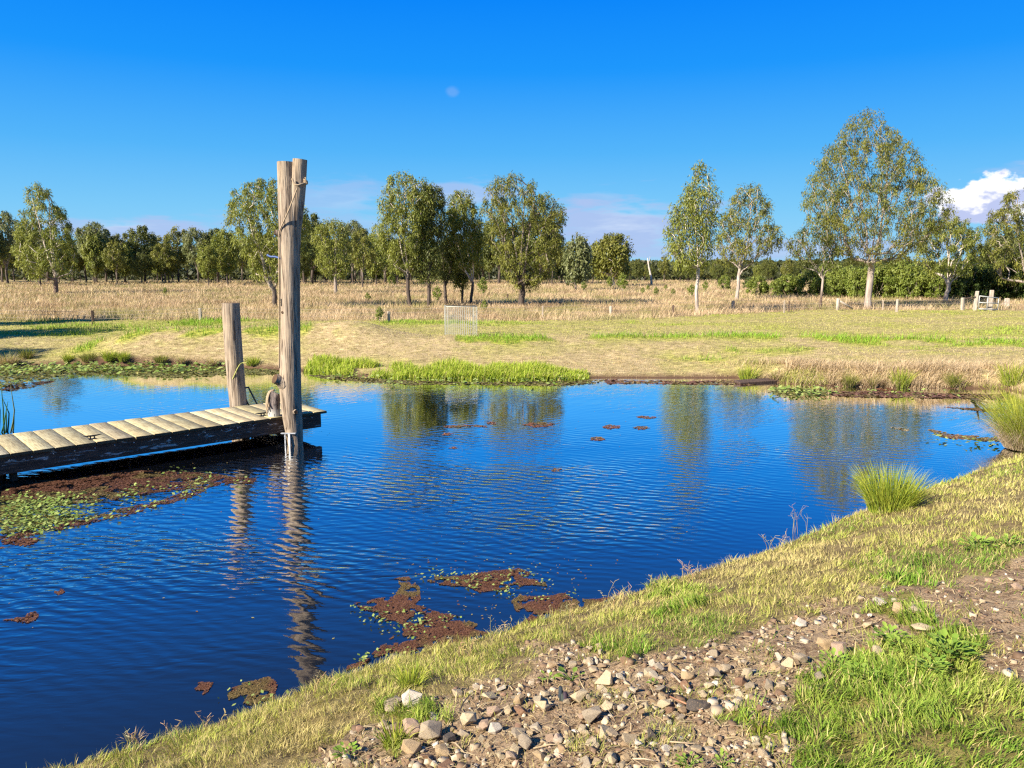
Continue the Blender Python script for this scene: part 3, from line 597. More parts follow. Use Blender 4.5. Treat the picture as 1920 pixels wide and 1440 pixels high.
# ---------------------------------------------------------------- trees
def build_tree(rows, seed, nclump=70, nleaf=9000, leaf=(.30, .11), tr=.22, stems=1, low=.25, twig=.018, bark=(.46, .40, .34), bark_low=(.16, .11, .085), low_h=1.5, lc=((.055, .075, .018), (.115, .125, .03)), depth=.85, shell=.75, clump_r=.55, droop=.6, steep=.55, fork=.3, top_tint=(.14, .105, .03), lean=0.0, bare_low=0.0):
    """a gum tree: rows = (height, left, right) of the crown outline in metres; returns trunk and crown arrays"""
    g = np.random.default_rng(seed); rows = sorted(rows); hz = [r[0] for r in rows]; xl = [r[1] for r in rows]; xr = [r[2] for r in rows]; H = hz[-1]
    # clump centres inside the outline
    C = []; tries = 0; mind = 1.25 * clump_r
    zs = np.linspace(hz[0], hz[-1], 60); wz = np.maximum(np.interp(zs, hz, xr) - np.interp(zs, hz, xl), .15) ** 1.35; wz /= wz.sum()
    while len(C) < nclump and tries < nclump * 60:
        tries += 1; z = g.choice(zs, p=wz) + g.uniform(-.5, .5) * (H - hz[0]) / 60; a, b_ = np.interp(z, hz, xl), np.interp(z, hz, xr); cx = (a + b_) / 2; hw = max((b_ - a) / 2 - clump_r * .45, .08)
        r = g.uniform(0, 1) ** (.5 * (1 - shell) + .12); th = g.uniform(0, 2 * math.pi); p = np.array([cx + hw * r * math.cos(th), hw * depth * r * math.sin(th), min(z, H - clump_r * .35)])
        if r < .62 and z < hz[0] + .55 * (H - hz[0]) and g.uniform() < .8: continue
        if C and np.min(np.linalg.norm((np.array(C) - p) * [1, 1, .9], axis=1)) < mind * (1 if tries < nclump * 25 else .6): continue
        C.append(p)
    C = np.array(C)
    # branches: every clump joins the nearest suitable node below it
    nodes = []; par = []
    def addn(p, q): nodes.append(np.asarray(p, float)); par.append(q); return len(nodes) - 1
    addn((0, 0, -.3), -1); fh = H * fork
    nt = max(3, int(fh / .6))
    wob = g.normal(0, .04, (nt + 1, 2)).cumsum(0); cur = 0
    for k in range(1, nt + 1): cur = addn((lean * fh * k / nt + wob[k, 0], wob[k, 1], fh * k / nt), cur)
    base = nodes[cur].copy()
    tipx = np.interp(H * .85, hz, xl) / 2 + np.interp(H * .85, hz, xr) / 2; ns = max(1, stems)
    for s_ in range(ns):
        th = 2 * math.pi * (s_ + g.uniform(-.2, .2)) / ns + seed; ztop = H * g.uniform(.68, .86) if ns > 1 else H * .84
        wmid = (np.interp(ztop, hz, xr) - np.interp(ztop, hz, xl)) / 2; tx = tipx + (wmid * .55 * math.cos(th) if ns > 1 else g.normal(0, .15)); ty = wmid * .5 * math.sin(th) if ns > 1 else g.normal(0, .15)
        q = cur; st_ = max(5, int((ztop - fh) / .7)); ww = g.normal(0, .07, (st_ + 1, 2)).cumsum(0) * .8
        for k in range(1, st_ + 1):
            f = k / st_; e = f ** .8
            q = addn((base[0] + (tx - base[0]) * e + ww[k, 0] * (1 - f * .3), base[1] + (ty - base[1]) * e + ww[k, 1], base[2] + (ztop - base[2]) * f), q)
    kids = {}
    order = np.argsort(np.hypot(C[:, 0], C[:, 1]) + .25 * C[:, 2]); ends = {}
    for ci in order:
        c_ = C[ci]; N = np.array(nodes); dv = c_ - N; hd = np.hypot(dv[:, 0], dv[:, 1]); ok = (dv[:, 2] > steep * hd) & (N[:, 2] > H * low)
        cost = np.linalg.norm(dv, axis=1) + .25 * np.abs(dv[:, 2] - 1.2 * hd)
        if not ok.any(): cost = cost + 4 * np.maximum(0, N[:, 2] - c_[2]); cost[N[:, 2] < H * low * .6] += 50
        else: cost[~ok] += 1e3
        a = int(np.argmin(cost)); p0 = nodes[a]; L = np.linalg.norm(c_ - p0); n = max(2, int(L / .55)); q = a; bend = g.normal(0, .06, 3) * L
        for k in range(1, n + 1):
            f = k / n; p = p0 + (c_ - p0) * f; p[:2] -= (c_[:2] - p0[:2]) * .16 * math.sin(math.pi * f); p = p + bend * math.sin(math.pi * f) + np.r_[g.normal(0, .035, 2), 0] * (k < n); q = addn(p, q)
        ends[ci] = q
    load = np.zeros(len(nodes))
    for ci in ends:
        q = ends[ci]
        while q >= 0: load[q] += 1; q = par[q]
    for q in range(len(nodes)):                      # main stems keep some girth to their tops
        load[q] = max(load[q], .5)
    N = np.array(nodes); rad = np.maximum(twig, tr * (load / load[0]) ** .52); below = N[:, 2] < fh * .3
    rad = rad * (1 + .35 * np.clip(1 - N[:, 2] / max(.4, fh * .18), 0, 1))
    ch = [[] for _ in nodes]
    for i, q in enumerate(par):
        if q >= 0: ch[q].append(i)
    S = Soup(); stack = [(0, None)]
    while stack:
        a, prev = stack.pop(); chain = [] if prev is None else [prev]; q = a
        while True:
            chain.append(q)
            if not ch[q]: break
            kk = sorted(ch[q], key=lambda i: -rad[i])
            for o_ in kk[1:]: stack.append((o_, q))
            q = kk[0]
        if len(chain) < 2: continue
        R = rad[chain].copy()
        if prev is not None: R[0] = R[1]
        PP = N[chain]; n_ = 9 if R.max() > .09 else 5; V, Q, T = tube_arrays(PP, R, n_, False, 0)
        hf = np.clip((low_h - V[:, 2]) / .8 + (vnoise(V[:, 0] * 5 + V[:, 2] * 2, V[:, 1] * 5, seed) - .5), 0, 1)[:, None]; S.raw(V, Q, None, np.asarray(bark)[None] * (1 - hf) + np.asarray(bark_low)[None] * hf)
    # leaf sprays
    per = g.multinomial(nleaf, g.dirichlet(np.full(len(C), 9.0))); ci = np.repeat(np.arange(len(C)), per); M = len(ci)
    sz = g.uniform(.7, 1.35, len(C))[ci]; d = g.normal(0, 1, (M, 3)); d /= np.linalg.norm(d, axis=1)[:, None]; rr = g.uniform(0, 1, M) ** .45
    P = C[ci] + d * (rr * clump_r * sz)[:, None] * np.array([.95, .95, 1.05]); P[:, 2] -= droop * clump_r * g.uniform(0, 1, M) ** 2 * rr
    tocen = P - C[ci]; ax = tocen * .8 + g.normal(0, .45, (M, 3)) * clump_r; ax[:, 2] -= droop * clump_r * 1.4; ax /= np.linalg.norm(ax, axis=1)[:, None] + 1e-6
    outw = d + g.normal(0, .55, (M, 3)) + np.array([0, 0, .25]); sd = np.cross(ax, outw); sd /= np.linalg.norm(sd, axis=1)[:, None] + 1e-6; nrm = np.cross(ax, sd)
    ll = (leaf[0] * g.uniform(.6, 1.3, M))[:, None]; lw = (leaf[1] * g.uniform(.6, 1.3, M))[:, None]
    V = np.stack([P - ax * ll * .5, P + sd * lw * .5 + nrm * lw * .15, P + ax * ll * .5 - nrm * lw * .2, P - sd * lw * .5 + nrm * lw * .15], 1).reshape(-1, 3)
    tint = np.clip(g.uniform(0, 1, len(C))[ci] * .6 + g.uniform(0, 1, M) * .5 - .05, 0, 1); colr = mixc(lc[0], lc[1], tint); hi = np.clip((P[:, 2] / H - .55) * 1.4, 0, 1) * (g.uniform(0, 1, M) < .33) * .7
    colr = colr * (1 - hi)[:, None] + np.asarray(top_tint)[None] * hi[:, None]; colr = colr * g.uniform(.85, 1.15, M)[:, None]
    return S, V, np.arange(M * 4).reshape(-1, 4), np.repeat(colr, 4, 0)
def plant_tree(name, loc, label, group, arr, cat='tree', rz=0.0):
    S, V, Q, C = arr; o = thing(name, loc, label, cat, group, rz)
    S.build('trunk', M_BARK, o, True); put_mesh('crown', V, Q, None, M_LEAF, C, o, False); return o
def px_rows(bx, by, rows, Y, zb):
    """photo outline rows (y, left, right) turned into metres about the trunk base, at its own distance"""
    x0 = float(at_depth(bx, by, Y)[0]); r_ = []
    for y, l, r in rows: a = at_depth(l, y, Y); b_ = at_depth(r, y, Y); r_.append((float(a[2]) - zb, float(a[0]) - x0, float(b_[0]) - x0))
    return r_
LIGHT = ((.14, .175, .03), (.285, .30, .06)); OLIVE = ((.12, .145, .026), (.25, .245, .05)); DEEP = ((.08, .105, .024), (.165, .18, .042)); GREYG = ((.12, .145, .055), (.23, .25, .10)); FRESH = ((.13, .18, .028), (.25, .29, .055))
WHITE_B = (.70, .62, .53); GREY_B = (.34, .28, .235); DARK_B = (.10, .075, .06)
HERO = [
 # label, base px, rows, params
 ('broad pale green gum with splayed white limbs low down, left edge of the field', (105, 551), [(342, 68, 77), (360, 50, 104), (380, 48, 112), (400, 44, 126), (430, 35, 136), (470, 30, 142), (500, 34, 146), (518, 62, 132)], dict(lc=LIGHT, bark=WHITE_B, stems=4, fork=.13, low=.1, nclump=70, nleaf=9000, tr=.34, low_h=2.2, steep=.35)),
 ('big airy dome-crowned gum, the tallest tree, thick white trunk behind the fence', (1627, 579), [(213, 1606, 1652), (225, 1590, 1662), (240, 1578, 1676), (262, 1556, 1697), (290, 1536, 1718), (320, 1522, 1738), (350, 1511, 1752), (372, 1505, 1770), (395, 1506, 1782), (420, 1516, 1768), (445, 1540, 1745), (470, 1566, 1716), (490, 1588, 1690)], dict(lc=OLIVE, bark=(.44, .375, .32), bark_low=(.46, .39, .33), stems=5, fork=.22, low=.2, nclump=270, nleaf=27000, leaf=(.17, .048), tr=.33, clump_r=.39, shell=.70, droop=.7, steep=.8, twig=.013, low_h=.3)),
 ('slim tall gum with narrow pointed crown and white trunk, right of centre', (1308, 587), [(306, 1308, 1322), (322, 1295, 1333), (345, 1288, 1342), (370, 1270, 1348), (395, 1254, 1350), (430, 1246, 1348), (465, 1244, 1342), (490, 1254, 1335), (506, 1275, 1325)], dict(lc=LIGHT, bark=WHITE_B, bark_low=(.5, .43, .37), stems=2, fork=.3, low=.24, nclump=62, nleaf=6200, tr=.16, steep=.8, clump_r=.5)),
 ('round open-crowned gum with pale spreading branches, beside the slim pointed one', (1381, 562), [(345, 1388, 1418), (360, 1372, 1434), (380, 1362, 1446), (405, 1350, 1450), (430, 1338, 1466), (452, 1336, 1472), (475, 1345, 1440), (495, 1358, 1416)], dict(lc=OLIVE, bark=(.52, .45, .39), bark_low=(.42, .35, .3), stems=3, fork=.27, low=.2, nclump=80, nleaf=7000, tr=.22, steep=.5, low_h=.3)),
 ('thin straggly gum with sparse drooping grey crown, in front of the bushes', (1538, 579), [(418, 1520, 1545), (436, 1485, 1560), (455, 1473, 1572), (475, 1480, 1576), (500, 1495, 1570)], dict(lc=DEEP, bark=(.46, .39, .33), stems=2, fork=.35, low=.25, nclump=30, nleaf=2300, tr=.12, steep=.9, top_tint=(.16, .11, .05))),
 ('tall pale gum with white upper trunk, leftmost of the middle clump', (770, 576), [(327, 738, 772), (338, 722, 800), (352, 718, 815), (375, 711, 826), (400, 704, 822), (435, 698, 815), (465, 706, 805), (490, 722, 795), (508, 740, 785)], dict(lc=LIGHT, bark=WHITE_B, bark_low=DARK_B, stems=3, fork=.28, low=.2, nclump=92, nleaf=11000, tr=.2, low_h=2.6, steep=.6)),
 ('dark-trunked gum leaning its dark crown behind the pale white-trunked one', (803, 576), [(345, 790, 818), (362, 778, 838), (385, 775, 842), (420, 770, 838), (460, 765, 832), (500, 770, 828), (525, 780, 820)], dict(lc=DEEP, bark=DARK_B, bark_low=DARK_B, stems=2, fork=.3, low=.2, nclump=60, nleaf=6500, tr=.19, low_h=4)),
 ('bright feathery gum with vase of white stems, middle of the clump', (882, 572), [(360, 848, 880), (374, 840, 892), (395, 834, 898), (420, 828, 906), (450, 833, 912), (475, 842, 912), (498, 852, 900)], dict(lc=LIGHT, bark=WHITE_B, bark_low=DARK_B, stems=4, fork=.2, low=.15, nclump=64, nleaf=8500, tr=.17, low_h=2.0, steep=.8)),
 ('short dark crooked gum with a twisted low branch, under the taller clump', (838, 571), [(438, 828, 850), (460, 815, 862), (490, 812, 866), (520, 820, 860)], dict(lc=DEEP, bark=DARK_B, bark_low=DARK_B, stems=2, fork=.25, low=.12, nclump=26, nleaf=2800, tr=.18, low_h=5, steep=.2)),
 ('small black-trunked gum squeezed beside the bright feathery one', (866, 570), [(470, 858, 874), (490, 850, 880), (515, 846, 882), (535, 852, 878)], dict(lc=OLIVE, bark=DARK_B, bark_low=DARK_B, stems=1, fork=.4, low=.2, nclump=18, nleaf=1900, tr=.13, low_h=5)),
 ('large spreading gum on twin dark trunks, its olive crown the widest of the clump', (976, 574), [(328, 936, 970), (340, 920, 1000), (355, 908, 1022), (372, 903, 1042), (395, 900, 1066), (420, 908, 1070), (450, 906, 1060), (480, 922, 1056), (510, 940, 1042), (535, 958, 1020)], dict(lc=OLIVE, bark=(.30, .25, .21), bark_low=DARK_B, stems=4, fork=.16, low=.12, nclump=120, nleaf=13500, tr=.34, low_h=3.0, steep=.45, shell=.75)),
 ('leafy pale gum standing behind the two jetty posts', (517, 578), [(338, 466, 520), (352, 440, 545), (375, 428, 565), (400, 424, 580), (440, 430, 578), (475, 450, 570), (505, 468, 552), (525, 482, 535)], dict(lc=LIGHT, bark=WHITE_B, bark_low=DARK_B, stems=4, fork=.14, low=.1, nclump=95, nleaf=11500, tr=.24, low_h=1.8, steep=.5)),
 ('bright compact gum on a short pale trunk, just right of the tall post', (630, 551), [(414, 600, 640), (428, 590, 655), (445, 586, 661), (470, 588, 661), (500, 594, 660), (515, 606, 652)], dict(lc=LIGHT, bark=(.5, .43, .37), bark_low=GREY_B, stems=3, fork=.25, low=.18, nclump=44, nleaf=5200, tr=.26)),
 ('bushy round gum rising behind the thicket, right of the tallest tree', (1772, 566), [(407, 1772, 1800), (420, 1745, 1822), (440, 1722, 1838), (465, 1716, 1842), (490, 1722, 1838), (510, 1740, 1820)], dict(lc=LIGHT, bark=WHITE_B, bark_low=GREY_B, stems=4, fork=.15, low=.12, nclump=60, nleaf=7800, tr=.25, top_tint=(.19, .13, .03))),
 ('big olive gum at the right edge, crown cut by the frame', (1930, 566), [(345, 1915, 1965), (365, 1888, 1985), (390, 1868, 2005), (420, 1848, 2020), (450, 1840, 2030), (480, 1842, 2025), (505, 1856, 2010), (525, 1880, 1985)], dict(lc=OLIVE, bark=(.42, .36, .31), bark_low=GREY_B, stems=5, fork=.14, low=.1, nclump=110, nleaf=12500, tr=.34, top_tint=(.2, .13, .035))),
 ('lone small gum with branching white limbs, far across the field right of the clump', (1150, 537), [(440, 1132, 1168), (452, 1112, 1180), (470, 1100, 1187), (492, 1100, 1187), (510, 1108, 1180)], dict(lc=OLIVE, bark=WHITE_B, bark_low=WHITE_B, stems=5, fork=.15, low=.12, nclump=48, nleaf=4200, leaf=(.5, .2), tr=.32, clump_r=.9, steep=.4, low_h=.1)),
 ('thin grey-green gum far off, close behind the wide twin-trunk gum', (1080, 545), [(440, 1072, 1092), (458, 1060, 1106), (480, 1052, 1112), (505, 1056, 1108), (520, 1066, 1100)], dict(lc=GREYG, bark=GREY_B, bark_low=GREY_B, stems=3, fork=.25, low=.15, nclump=30, nleaf=2800, leaf=(.42, .17), tr=.2, clump_r=.75)),
]
for i, (lab, (bx, by), rows, kw) in enumerate(HERO):
    Y = float(at(bx, by, .6)[1]); b0 = at_depth(bx, by, Y); zb = float(ground_z(b0[0], Y)); kw = dict(kw)
    sc = Y / 52.0
    kw['nleaf'] = int(kw['nleaf'] * 1.5); kw['nclump'] = int(kw['nclump'] * 1.6); kw['tr'] *= .62
    kw.setdefault('clump_r', .40 * max(1, sc * .85)); kw.setdefault('leaf', (.21 * max(1, sc * .9), .056 * max(1, sc * .9))); kw.setdefault('twig', .019 * max(1, sc))
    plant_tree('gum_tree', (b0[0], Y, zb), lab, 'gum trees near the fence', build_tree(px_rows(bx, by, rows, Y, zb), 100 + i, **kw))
# bare dead stag
b0 = at(1222, 535, .6); Y = b0[1]; dt = thing('dead_tree', (b0[0], Y, .55), 'bare white dead trunk with stub branches, in front of the far woodland', 'tree', 'gum trees near the fence'); S = Soup()
tp = at_depth(1214, 483, Y) - b0; S.tube([(0, 0, -.2), tp * .3 + [.1, 0, 0], tp * .7, tp], [.2, .16, .12, .06], 7, True, WHITE_B); S.tube([tp * .72, tp * .80 + [-.6, 0, .25], tp * .84 + [-1.0, 0, .2]], [.06, .04, .02], 5, True, DARK_B); S.tube([tp * .8, tp * .88 + [.25, 0, .3], tp * .95 + [.4, .2, .5]], [.06, .04, .02], 5, True, WHITE_B)
S.build('trunk', M_BARK, dt, True)

# woodland belt: six grown kinds, then copies
KINDS = [
 ('woodland_tree', 'dark dense gum in the woodland belt across the field', 'dark dense woodland gums', [(10, -.8, .8), (9, -2.4, 2.2), (7.5, -3.3, 3.2), (5.5, -3.4, 3.3), (3.6, -2.6, 2.6), (2.8, -1.5, 1.5)], dict(lc=DEEP, bark=DARK_B, bark_low=DARK_B, stems=4, fork=.2, low=.12, nclump=46, nleaf=4200, tr=.3)),
 ('woodland_tree', 'olive gum with open crown in the woodland belt across the field', 'olive open woodland gums', [(10, -1.0, .6), (8.8, -2.2, 1.6), (7.2, -2.9, 2.4), (5.4, -2.6, 2.9), (4.0, -1.6, 2.2)], dict(lc=OLIVE, bark=GREY_B, bark_low=DARK_B, stems=3, fork=.3, low=.2, nclump=36, nleaf=2900, tr=.24)),
 ('woodland_tree', 'light green feathery gum in the woodland belt across the field', 'light green woodland gums', [(10, -.5, .6), (8.8, -1.4, 1.6), (7, -2.1, 2.1), (5, -2.3, 2.2), (3.2, -1.8, 1.7), (2.4, -1.0, 1.0)], dict(lc=LIGHT, bark=GREY_B, bark_low=DARK_B, stems=3, fork=.22, low=.15, nclump=36, nleaf=3500, tr=.22)),
 ('woodland_tree', 'grey-green round gum in the woodland belt across the field', 'grey-green woodland gums', [(10, -1.2, 1.2), (9.2, -2.6, 2.4), (7.8, -3.2, 3.0), (6, -2.9, 3.1), (4.4, -1.8, 2.0)], dict(lc=GREYG, bark=GREY_B, bark_low=DARK_B, stems=5, fork=.24, low=.18, nclump=40, nleaf=3300, tr=.26, top_tint=(.12, .11, .05))),
 ('woodland_tree', 'tall narrow dark-stemmed gum in the woodland belt across the field', 'narrow woodland gums', [(10, -.6, .4), (9, -1.3, 1.2), (7.4, -1.7, 1.6), (5.6, -1.5, 1.7), (4.4, -.9, 1.0)], dict(lc=OLIVE, bark=DARK_B, bark_low=DARK_B, stems=2, fork=.4, low=.25, nclump=26, nleaf=2200, tr=.18)),
]
PROTO = []
for i, (nm, lab, grp, rows, kw) in enumerate(KINDS):
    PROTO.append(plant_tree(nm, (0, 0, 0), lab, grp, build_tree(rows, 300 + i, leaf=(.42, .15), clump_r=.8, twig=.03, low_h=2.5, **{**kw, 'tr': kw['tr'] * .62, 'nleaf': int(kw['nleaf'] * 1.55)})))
WOOD = []  # px x, base y, top y, kind
rw = random.Random(11)
named = [(15, 533, 398, 3), (-30, 534, 410, 0), (180, 532, 417, 3), (272, 531, 424, 0), (335, 530, 427, 1), (372, 532, 428, 3), (428, 535, 418, 2), (392, 536, 452, 2), (310, 532, 455, 1), (220, 533, 452, 1), (75, 536, 420, 0),
         (585, 533, 402, 0), (612, 531, 440, 4), (680, 540, 432, 1), (662, 533, 415, 3), (705, 535, 425, 2), (560, 536, 430, 0), (905, 532, 430, 0), (935, 533, 410, 0), (1035, 534, 430, 1), (1010, 533, 400, 0), (860, 532, 440, 0), (790, 532, 430, 0), (745, 533, 450, 0),
         (1245, 530, 480, 1), (1275, 529, 484, 0), (1195, 530, 486, 0), (1180, 529, 492, 1), (1220, 529, 497, 0), (1345, 532, 495, 0), (1310, 530, 492, 1), (1440, 532, 488, 0), (1475, 533, 484, 1), (1420, 531, 492, 2), (1565, 540, 492, 0), (1600, 540, 480, 0), (1690, 545, 470, 1), (1720, 545, 492, 0), (1830, 545, 460, 1), (1875, 548, 440, 3), (1900, 548, 420, 1), (1960, 550, 430, 0)]
WOOD += named
for k in range(88):
    px = rw.uniform(-90, 1180); py = rw.uniform(526.5, 533); hgt = rw.uniform(46, 108) * (1 if px < 720 else .85) * (.75 if px > 1060 else 1); WOOD.append((px, py, py - hgt, rw.choice([0, 0, 1, 1, 2, 3, 4, 4])))
for k in range(26):
    px = rw.uniform(1180, 2000); py = rw.uniform(526.5, 531); WOOD.append((px, py, py - rw.uniform(30, 46), rw.choice([0, 0, 1, 4])))
used = set()
for px, py, ty, kd in WOOD:
    Y = float(at(px, py, .6)[1]); p = at_depth(px, py, Y); hgt = float(at_depth(px, ty, Y)[2]) - .6; s_ = hgt / 10.0; zb = float(ground_z(p[0], Y)); wsc = s_ * rw.uniform(.9, 1.2); rz = rw.uniform(0, 6.28)
    if kd not in used:
        o = PROTO[kd]; o.location = (p[0], Y, zb); o.scale = (wsc, wsc, s_); o.rotation_euler = (0, 0, rz); used.add(kd)
    else: copy_thing(PROTO[kd], (p[0], Y, zb), rz, (wsc, wsc, s_))

# trees just out of the picture on the left, whose shadows lie over the turf
for k, (x, y, h_, wr) in enumerate([(-32.0, 21.5, 12.5, .85), (-34.0, 29.0, 12.0, .55), (-27.5, 19.0, 9.0, .5)]):
    o = copy_thing(PROTO[4], (x, y, .6), k * 2.1, (wr * h_ / 10 * 1.5, wr * h_ / 10 * 1.5, h_ / 10))
    o['label'] = ['tall dark gum beside the mown turf, nearer of the pair shading it', 'slimmer gum beside the mown turf, farther of the pair shading it', 'smaller gum beside the mown turf near the pond head'][k]; o['group'] = 'gums shading the turf'

# wattle thicket along the right, saplings in the pasture
BK = [('bush', 'bright green feathery bush in the thicket behind the fence', 'bright green thicket bushes', [(3, -.5, .5), (2.5, -1.1, 1.2), (1.7, -1.5, 1.5), (.8, -1.4, 1.4), (.25, -1.0, 1.0)], dict(lc=FRESH)),
      ('bush', 'dark green bush in the thicket behind the fence', 'dark green thicket bushes', [(3, -.6, .5), (2.4, -1.2, 1.2), (1.6, -1.5, 1.6), (.7, -1.5, 1.4), (.25, -1.1, 1.0)], dict(lc=((.045, .08, .018), (.11, .15, .03)))),
      ('sapling', 'spindly light green sapling in the dry pasture', 'saplings in the pasture', [(3, -.2, .2), (2.4, -.6, .7), (1.5, -.8, .7), (.8, -.4, .4)], dict(lc=FRESH))]
BP = []
for i, (nm, lab, grp, rows, kw) in enumerate(BK):
    BP.append(plant_tree(nm, (0, 0, 0), lab, grp, build_tree(rows, 400 + i, leaf=(.26, .11), clump_r=.36, twig=.012, low_h=0, tr=.05, stems=4 if i < 2 else 1, fork=.12, low=.05, nclump=34 if i < 2 else 12, nleaf=3000 if i < 2 else 700, bark=GREY_B, bark_low=GREY_B, top_tint=(.17, .16, .03), steep=.2, **kw), 'bush' if nm == 'bush' else 'sapling'))
BUSH = []
for k in range(34):
    px = 1418 + (k + rw.uniform(-.4, .4)) * 15.5; fr = (px - 1400) / 520; by = 556 - 2 * rw.random() + 8 * fr; top = 520 - 18 * min(1, fr * 1.6) + rw.uniform(-10, 10); BUSH.append((px, by, top, 1 if (px > 1830 or rw.random() < .16 + .3 * (px > 1690)) else 0))
for k in range(16):
    px = 1560 + (k + rw.uniform(-.4, .4)) * 24; fr = (px - 1400) / 520; by = 549 - 2 * rw.random() + 6 * fr; BUSH.append((px, by, 497 + rw.uniform(-9, 8), 1 if (px > 1820 or rw.random() < .3) else 0))
BUSH += [(1143, 541, 518, 2), (1168, 547, 512, 2), (1160, 541, 524, 2), (1230, 557, 538, 2), (1262, 556, 540, 2), (1205, 552, 538, 2), (1296, 558, 532, 2), (1358, 545, 516, 0), (1403, 541, 520, 1), (1322, 548, 526, 2), (1215, 546, 534, 2), (1248, 545, 533, 2), (712, 604, 575, 2), (735, 534, 514, 0), (310, 552, 538, 2), (908, 585, 562, 2), (690, 566, 548, 2), (820, 568, 536, 2), (905, 556, 520, 2), (1095, 548, 528, 2)]
used = set()
for px, by, ty, kd in BUSH:
    Y = float(at(px, by, .6)[1]); p = at_depth(px, by, Y); zb = float(ground_z(p[0], Y)); hgt = float(at_depth(px, ty, Y)[2]) - zb; s_ = hgt / 3; ws = s_ * rw.uniform(.9, 1.15) * (1.0 if kd < 2 else 1.2)
    if kd not in used: o = BP[kd]; o.location = (p[0], Y, zb); o.scale = (ws, ws, s_); used.add(kd)
    else: o = copy_thing(BP[kd], (p[0], Y, zb), rw.uniform(0, 6.28), (ws, ws, s_))

# the far wood beyond, one mass
g = np.random.default_rng(77); n_ = 80000; az_ = g.uniform(-.72, .72, n_); Yd = g.uniform(165, 260, n_); fx = np.tan(az_) * Yd
top = np.where(az_ < .06, 7.6, 4.6) * (.55 + .75 * fbm(fx * .12, Yd * .05, 81, 3)); zz = .6 + top * g.uniform(0, 1, n_) ** 1.1
P = np.stack([fx, Yd, zz], -1); ax = g.normal(0, 1, (n_, 3)); ax[:, 2] -= .6; ax /= np.linalg.norm(ax, axis=1)[:, None]; sd = np.cross(ax, np.array([-.5, -.6, .5]) + g.normal(0, .6, (n_, 3))); sd /= np.linalg.norm(sd, axis=1)[:, None]
ll = g.uniform(.6, 1.2, (n_, 1)); V = np.stack([P - ax * ll * .6, P + sd * ll * .35, P + ax * ll * .6, P - sd * ll * .35], 1).reshape(-1, 3)
C = mixc((.03, .042, .015), (.10, .105, .035), np.clip(fbm(fx * .08, Yd * .1, 82) * 1.4 - .2 + g.uniform(-.2, .2, n_), 0, 1))
tag(put_mesh('far_woodland', V, np.arange(n_ * 4).reshape(-1, 4), None, M_LEAF, np.repeat(C, 4, 0)), kind='stuff')

# ---------------------------------------------------------------- grass
STRAW, YGRN, GRN, DGRN = (.50, .42, .19), (.36, .39, .075), (.16, .28, .035), (.07, .15, .025)
def fan(n, r0, r1, half, g):
    r = r0 * (r1 / r0) ** g.uniform(0, 1, n); th = g.uniform(-half, half, n); return r * np.sin(th), r * np.cos(th), r
def stand(name, V, Q, T, C): return tag(put_mesh(name, V, Q, T, M_GRASS, C), kind='stuff')
# near bank
g = np.random.default_rng(21)
x, y, r = fan(560000, 2.1, 17, .86, g); z0, d, wn = height(x, y); keep = (d > .01) & (wn > .5) & (x < 13); x, y, r, d = x[keep], y[keep], r[keep], d[keep]
z = z0[keep] + clods(x, y) * (d > .15); p = np.stack([x, y, z], -1); bare, lawn = near_zone(p); n = len(x)
tuft = fbm(x * 4.5, y * 4.5, 91, 3); tuft2 = fbm(x * 9, y * 9, 96, 2); wide = fbm(x * .9, y * .9, 92, 3); rnd = g.uniform(0, 1, n)
keep = np.where(bare > 0, rnd < .035 + .30 * sstep(tuft, .60, .70), np.where(lawn > 0, rnd < .30 + .75 * sstep(tuft * .6 + tuft2 * .4, .38, .54), rnd < .35 + .65 * sstep(tuft, .36, .52)))
p, x, y, r, d, bare, lawn, tuft, tuft2, wide = (q[keep] for q in (p, x, y, r, d, bare, lawn, tuft, tuft2, wide)); n = len(x)
fringe = sstep(-d, -.9, -.05)
h = np.where(lawn > 0, g.uniform(.035, .095, n) * (.35 + 1.3 * tuft2), g.uniform(.018, .07, n)) * (.45 + 1.1 * tuft) + fringe * (g.uniform(0, 1, n) < .25) * g.uniform(0, .07, n); h = h * np.where(bare > 0, .8, .88) * (1 + .03 * r)
wd = np.where(lawn > 0, g.uniform(.003, .0062, n), g.uniform(.0018, .0034, n)) * np.maximum(1, r / 3.4)
gk = np.clip(np.where(lawn > 0, .95, .58) + (wide - .5) * 1.7 + (tuft - .5) * .7 + g.normal(0, .18, n) - .2 * fringe, 0, 1)
col = np.where((gk < .5)[:, None], mixc(STRAW, YGRN, np.clip(gk * 2, 0, 1)), mixc(YGRN, GRN, np.clip(gk * 2 - 1, 0, 1)))
col = np.where((lawn > 0)[:, None], mixc(YGRN, mixc(GRN, DGRN, np.clip(g.uniform(-.2, .8, n) + (tuft - .5), 0, 1)), np.clip(gk + .05, 0, 1)) if False else col * (1 - lawn[:, None] * .35) + lawn[:, None] * .35 * np.asarray(GRN)[None], col)
dead = (g.uniform(0, 1, n) < np.where(lawn > 0, .10, .3)); col[dead] = np.asarray(STRAW) * g.uniform(.7, 1.2, (dead.sum(), 1)); col *= g.uniform(.65, 1.3, (n, 1))
ldir = 16 * (fbm(x * 3.2, y * 3.2, 93, 2) - .5) + g.normal(0, .8, n) + .3
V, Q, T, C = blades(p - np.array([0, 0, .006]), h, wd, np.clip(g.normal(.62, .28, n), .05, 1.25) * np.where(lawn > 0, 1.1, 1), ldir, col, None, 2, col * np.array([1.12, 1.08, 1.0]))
stand('bank_grass', V, Q, T, C)
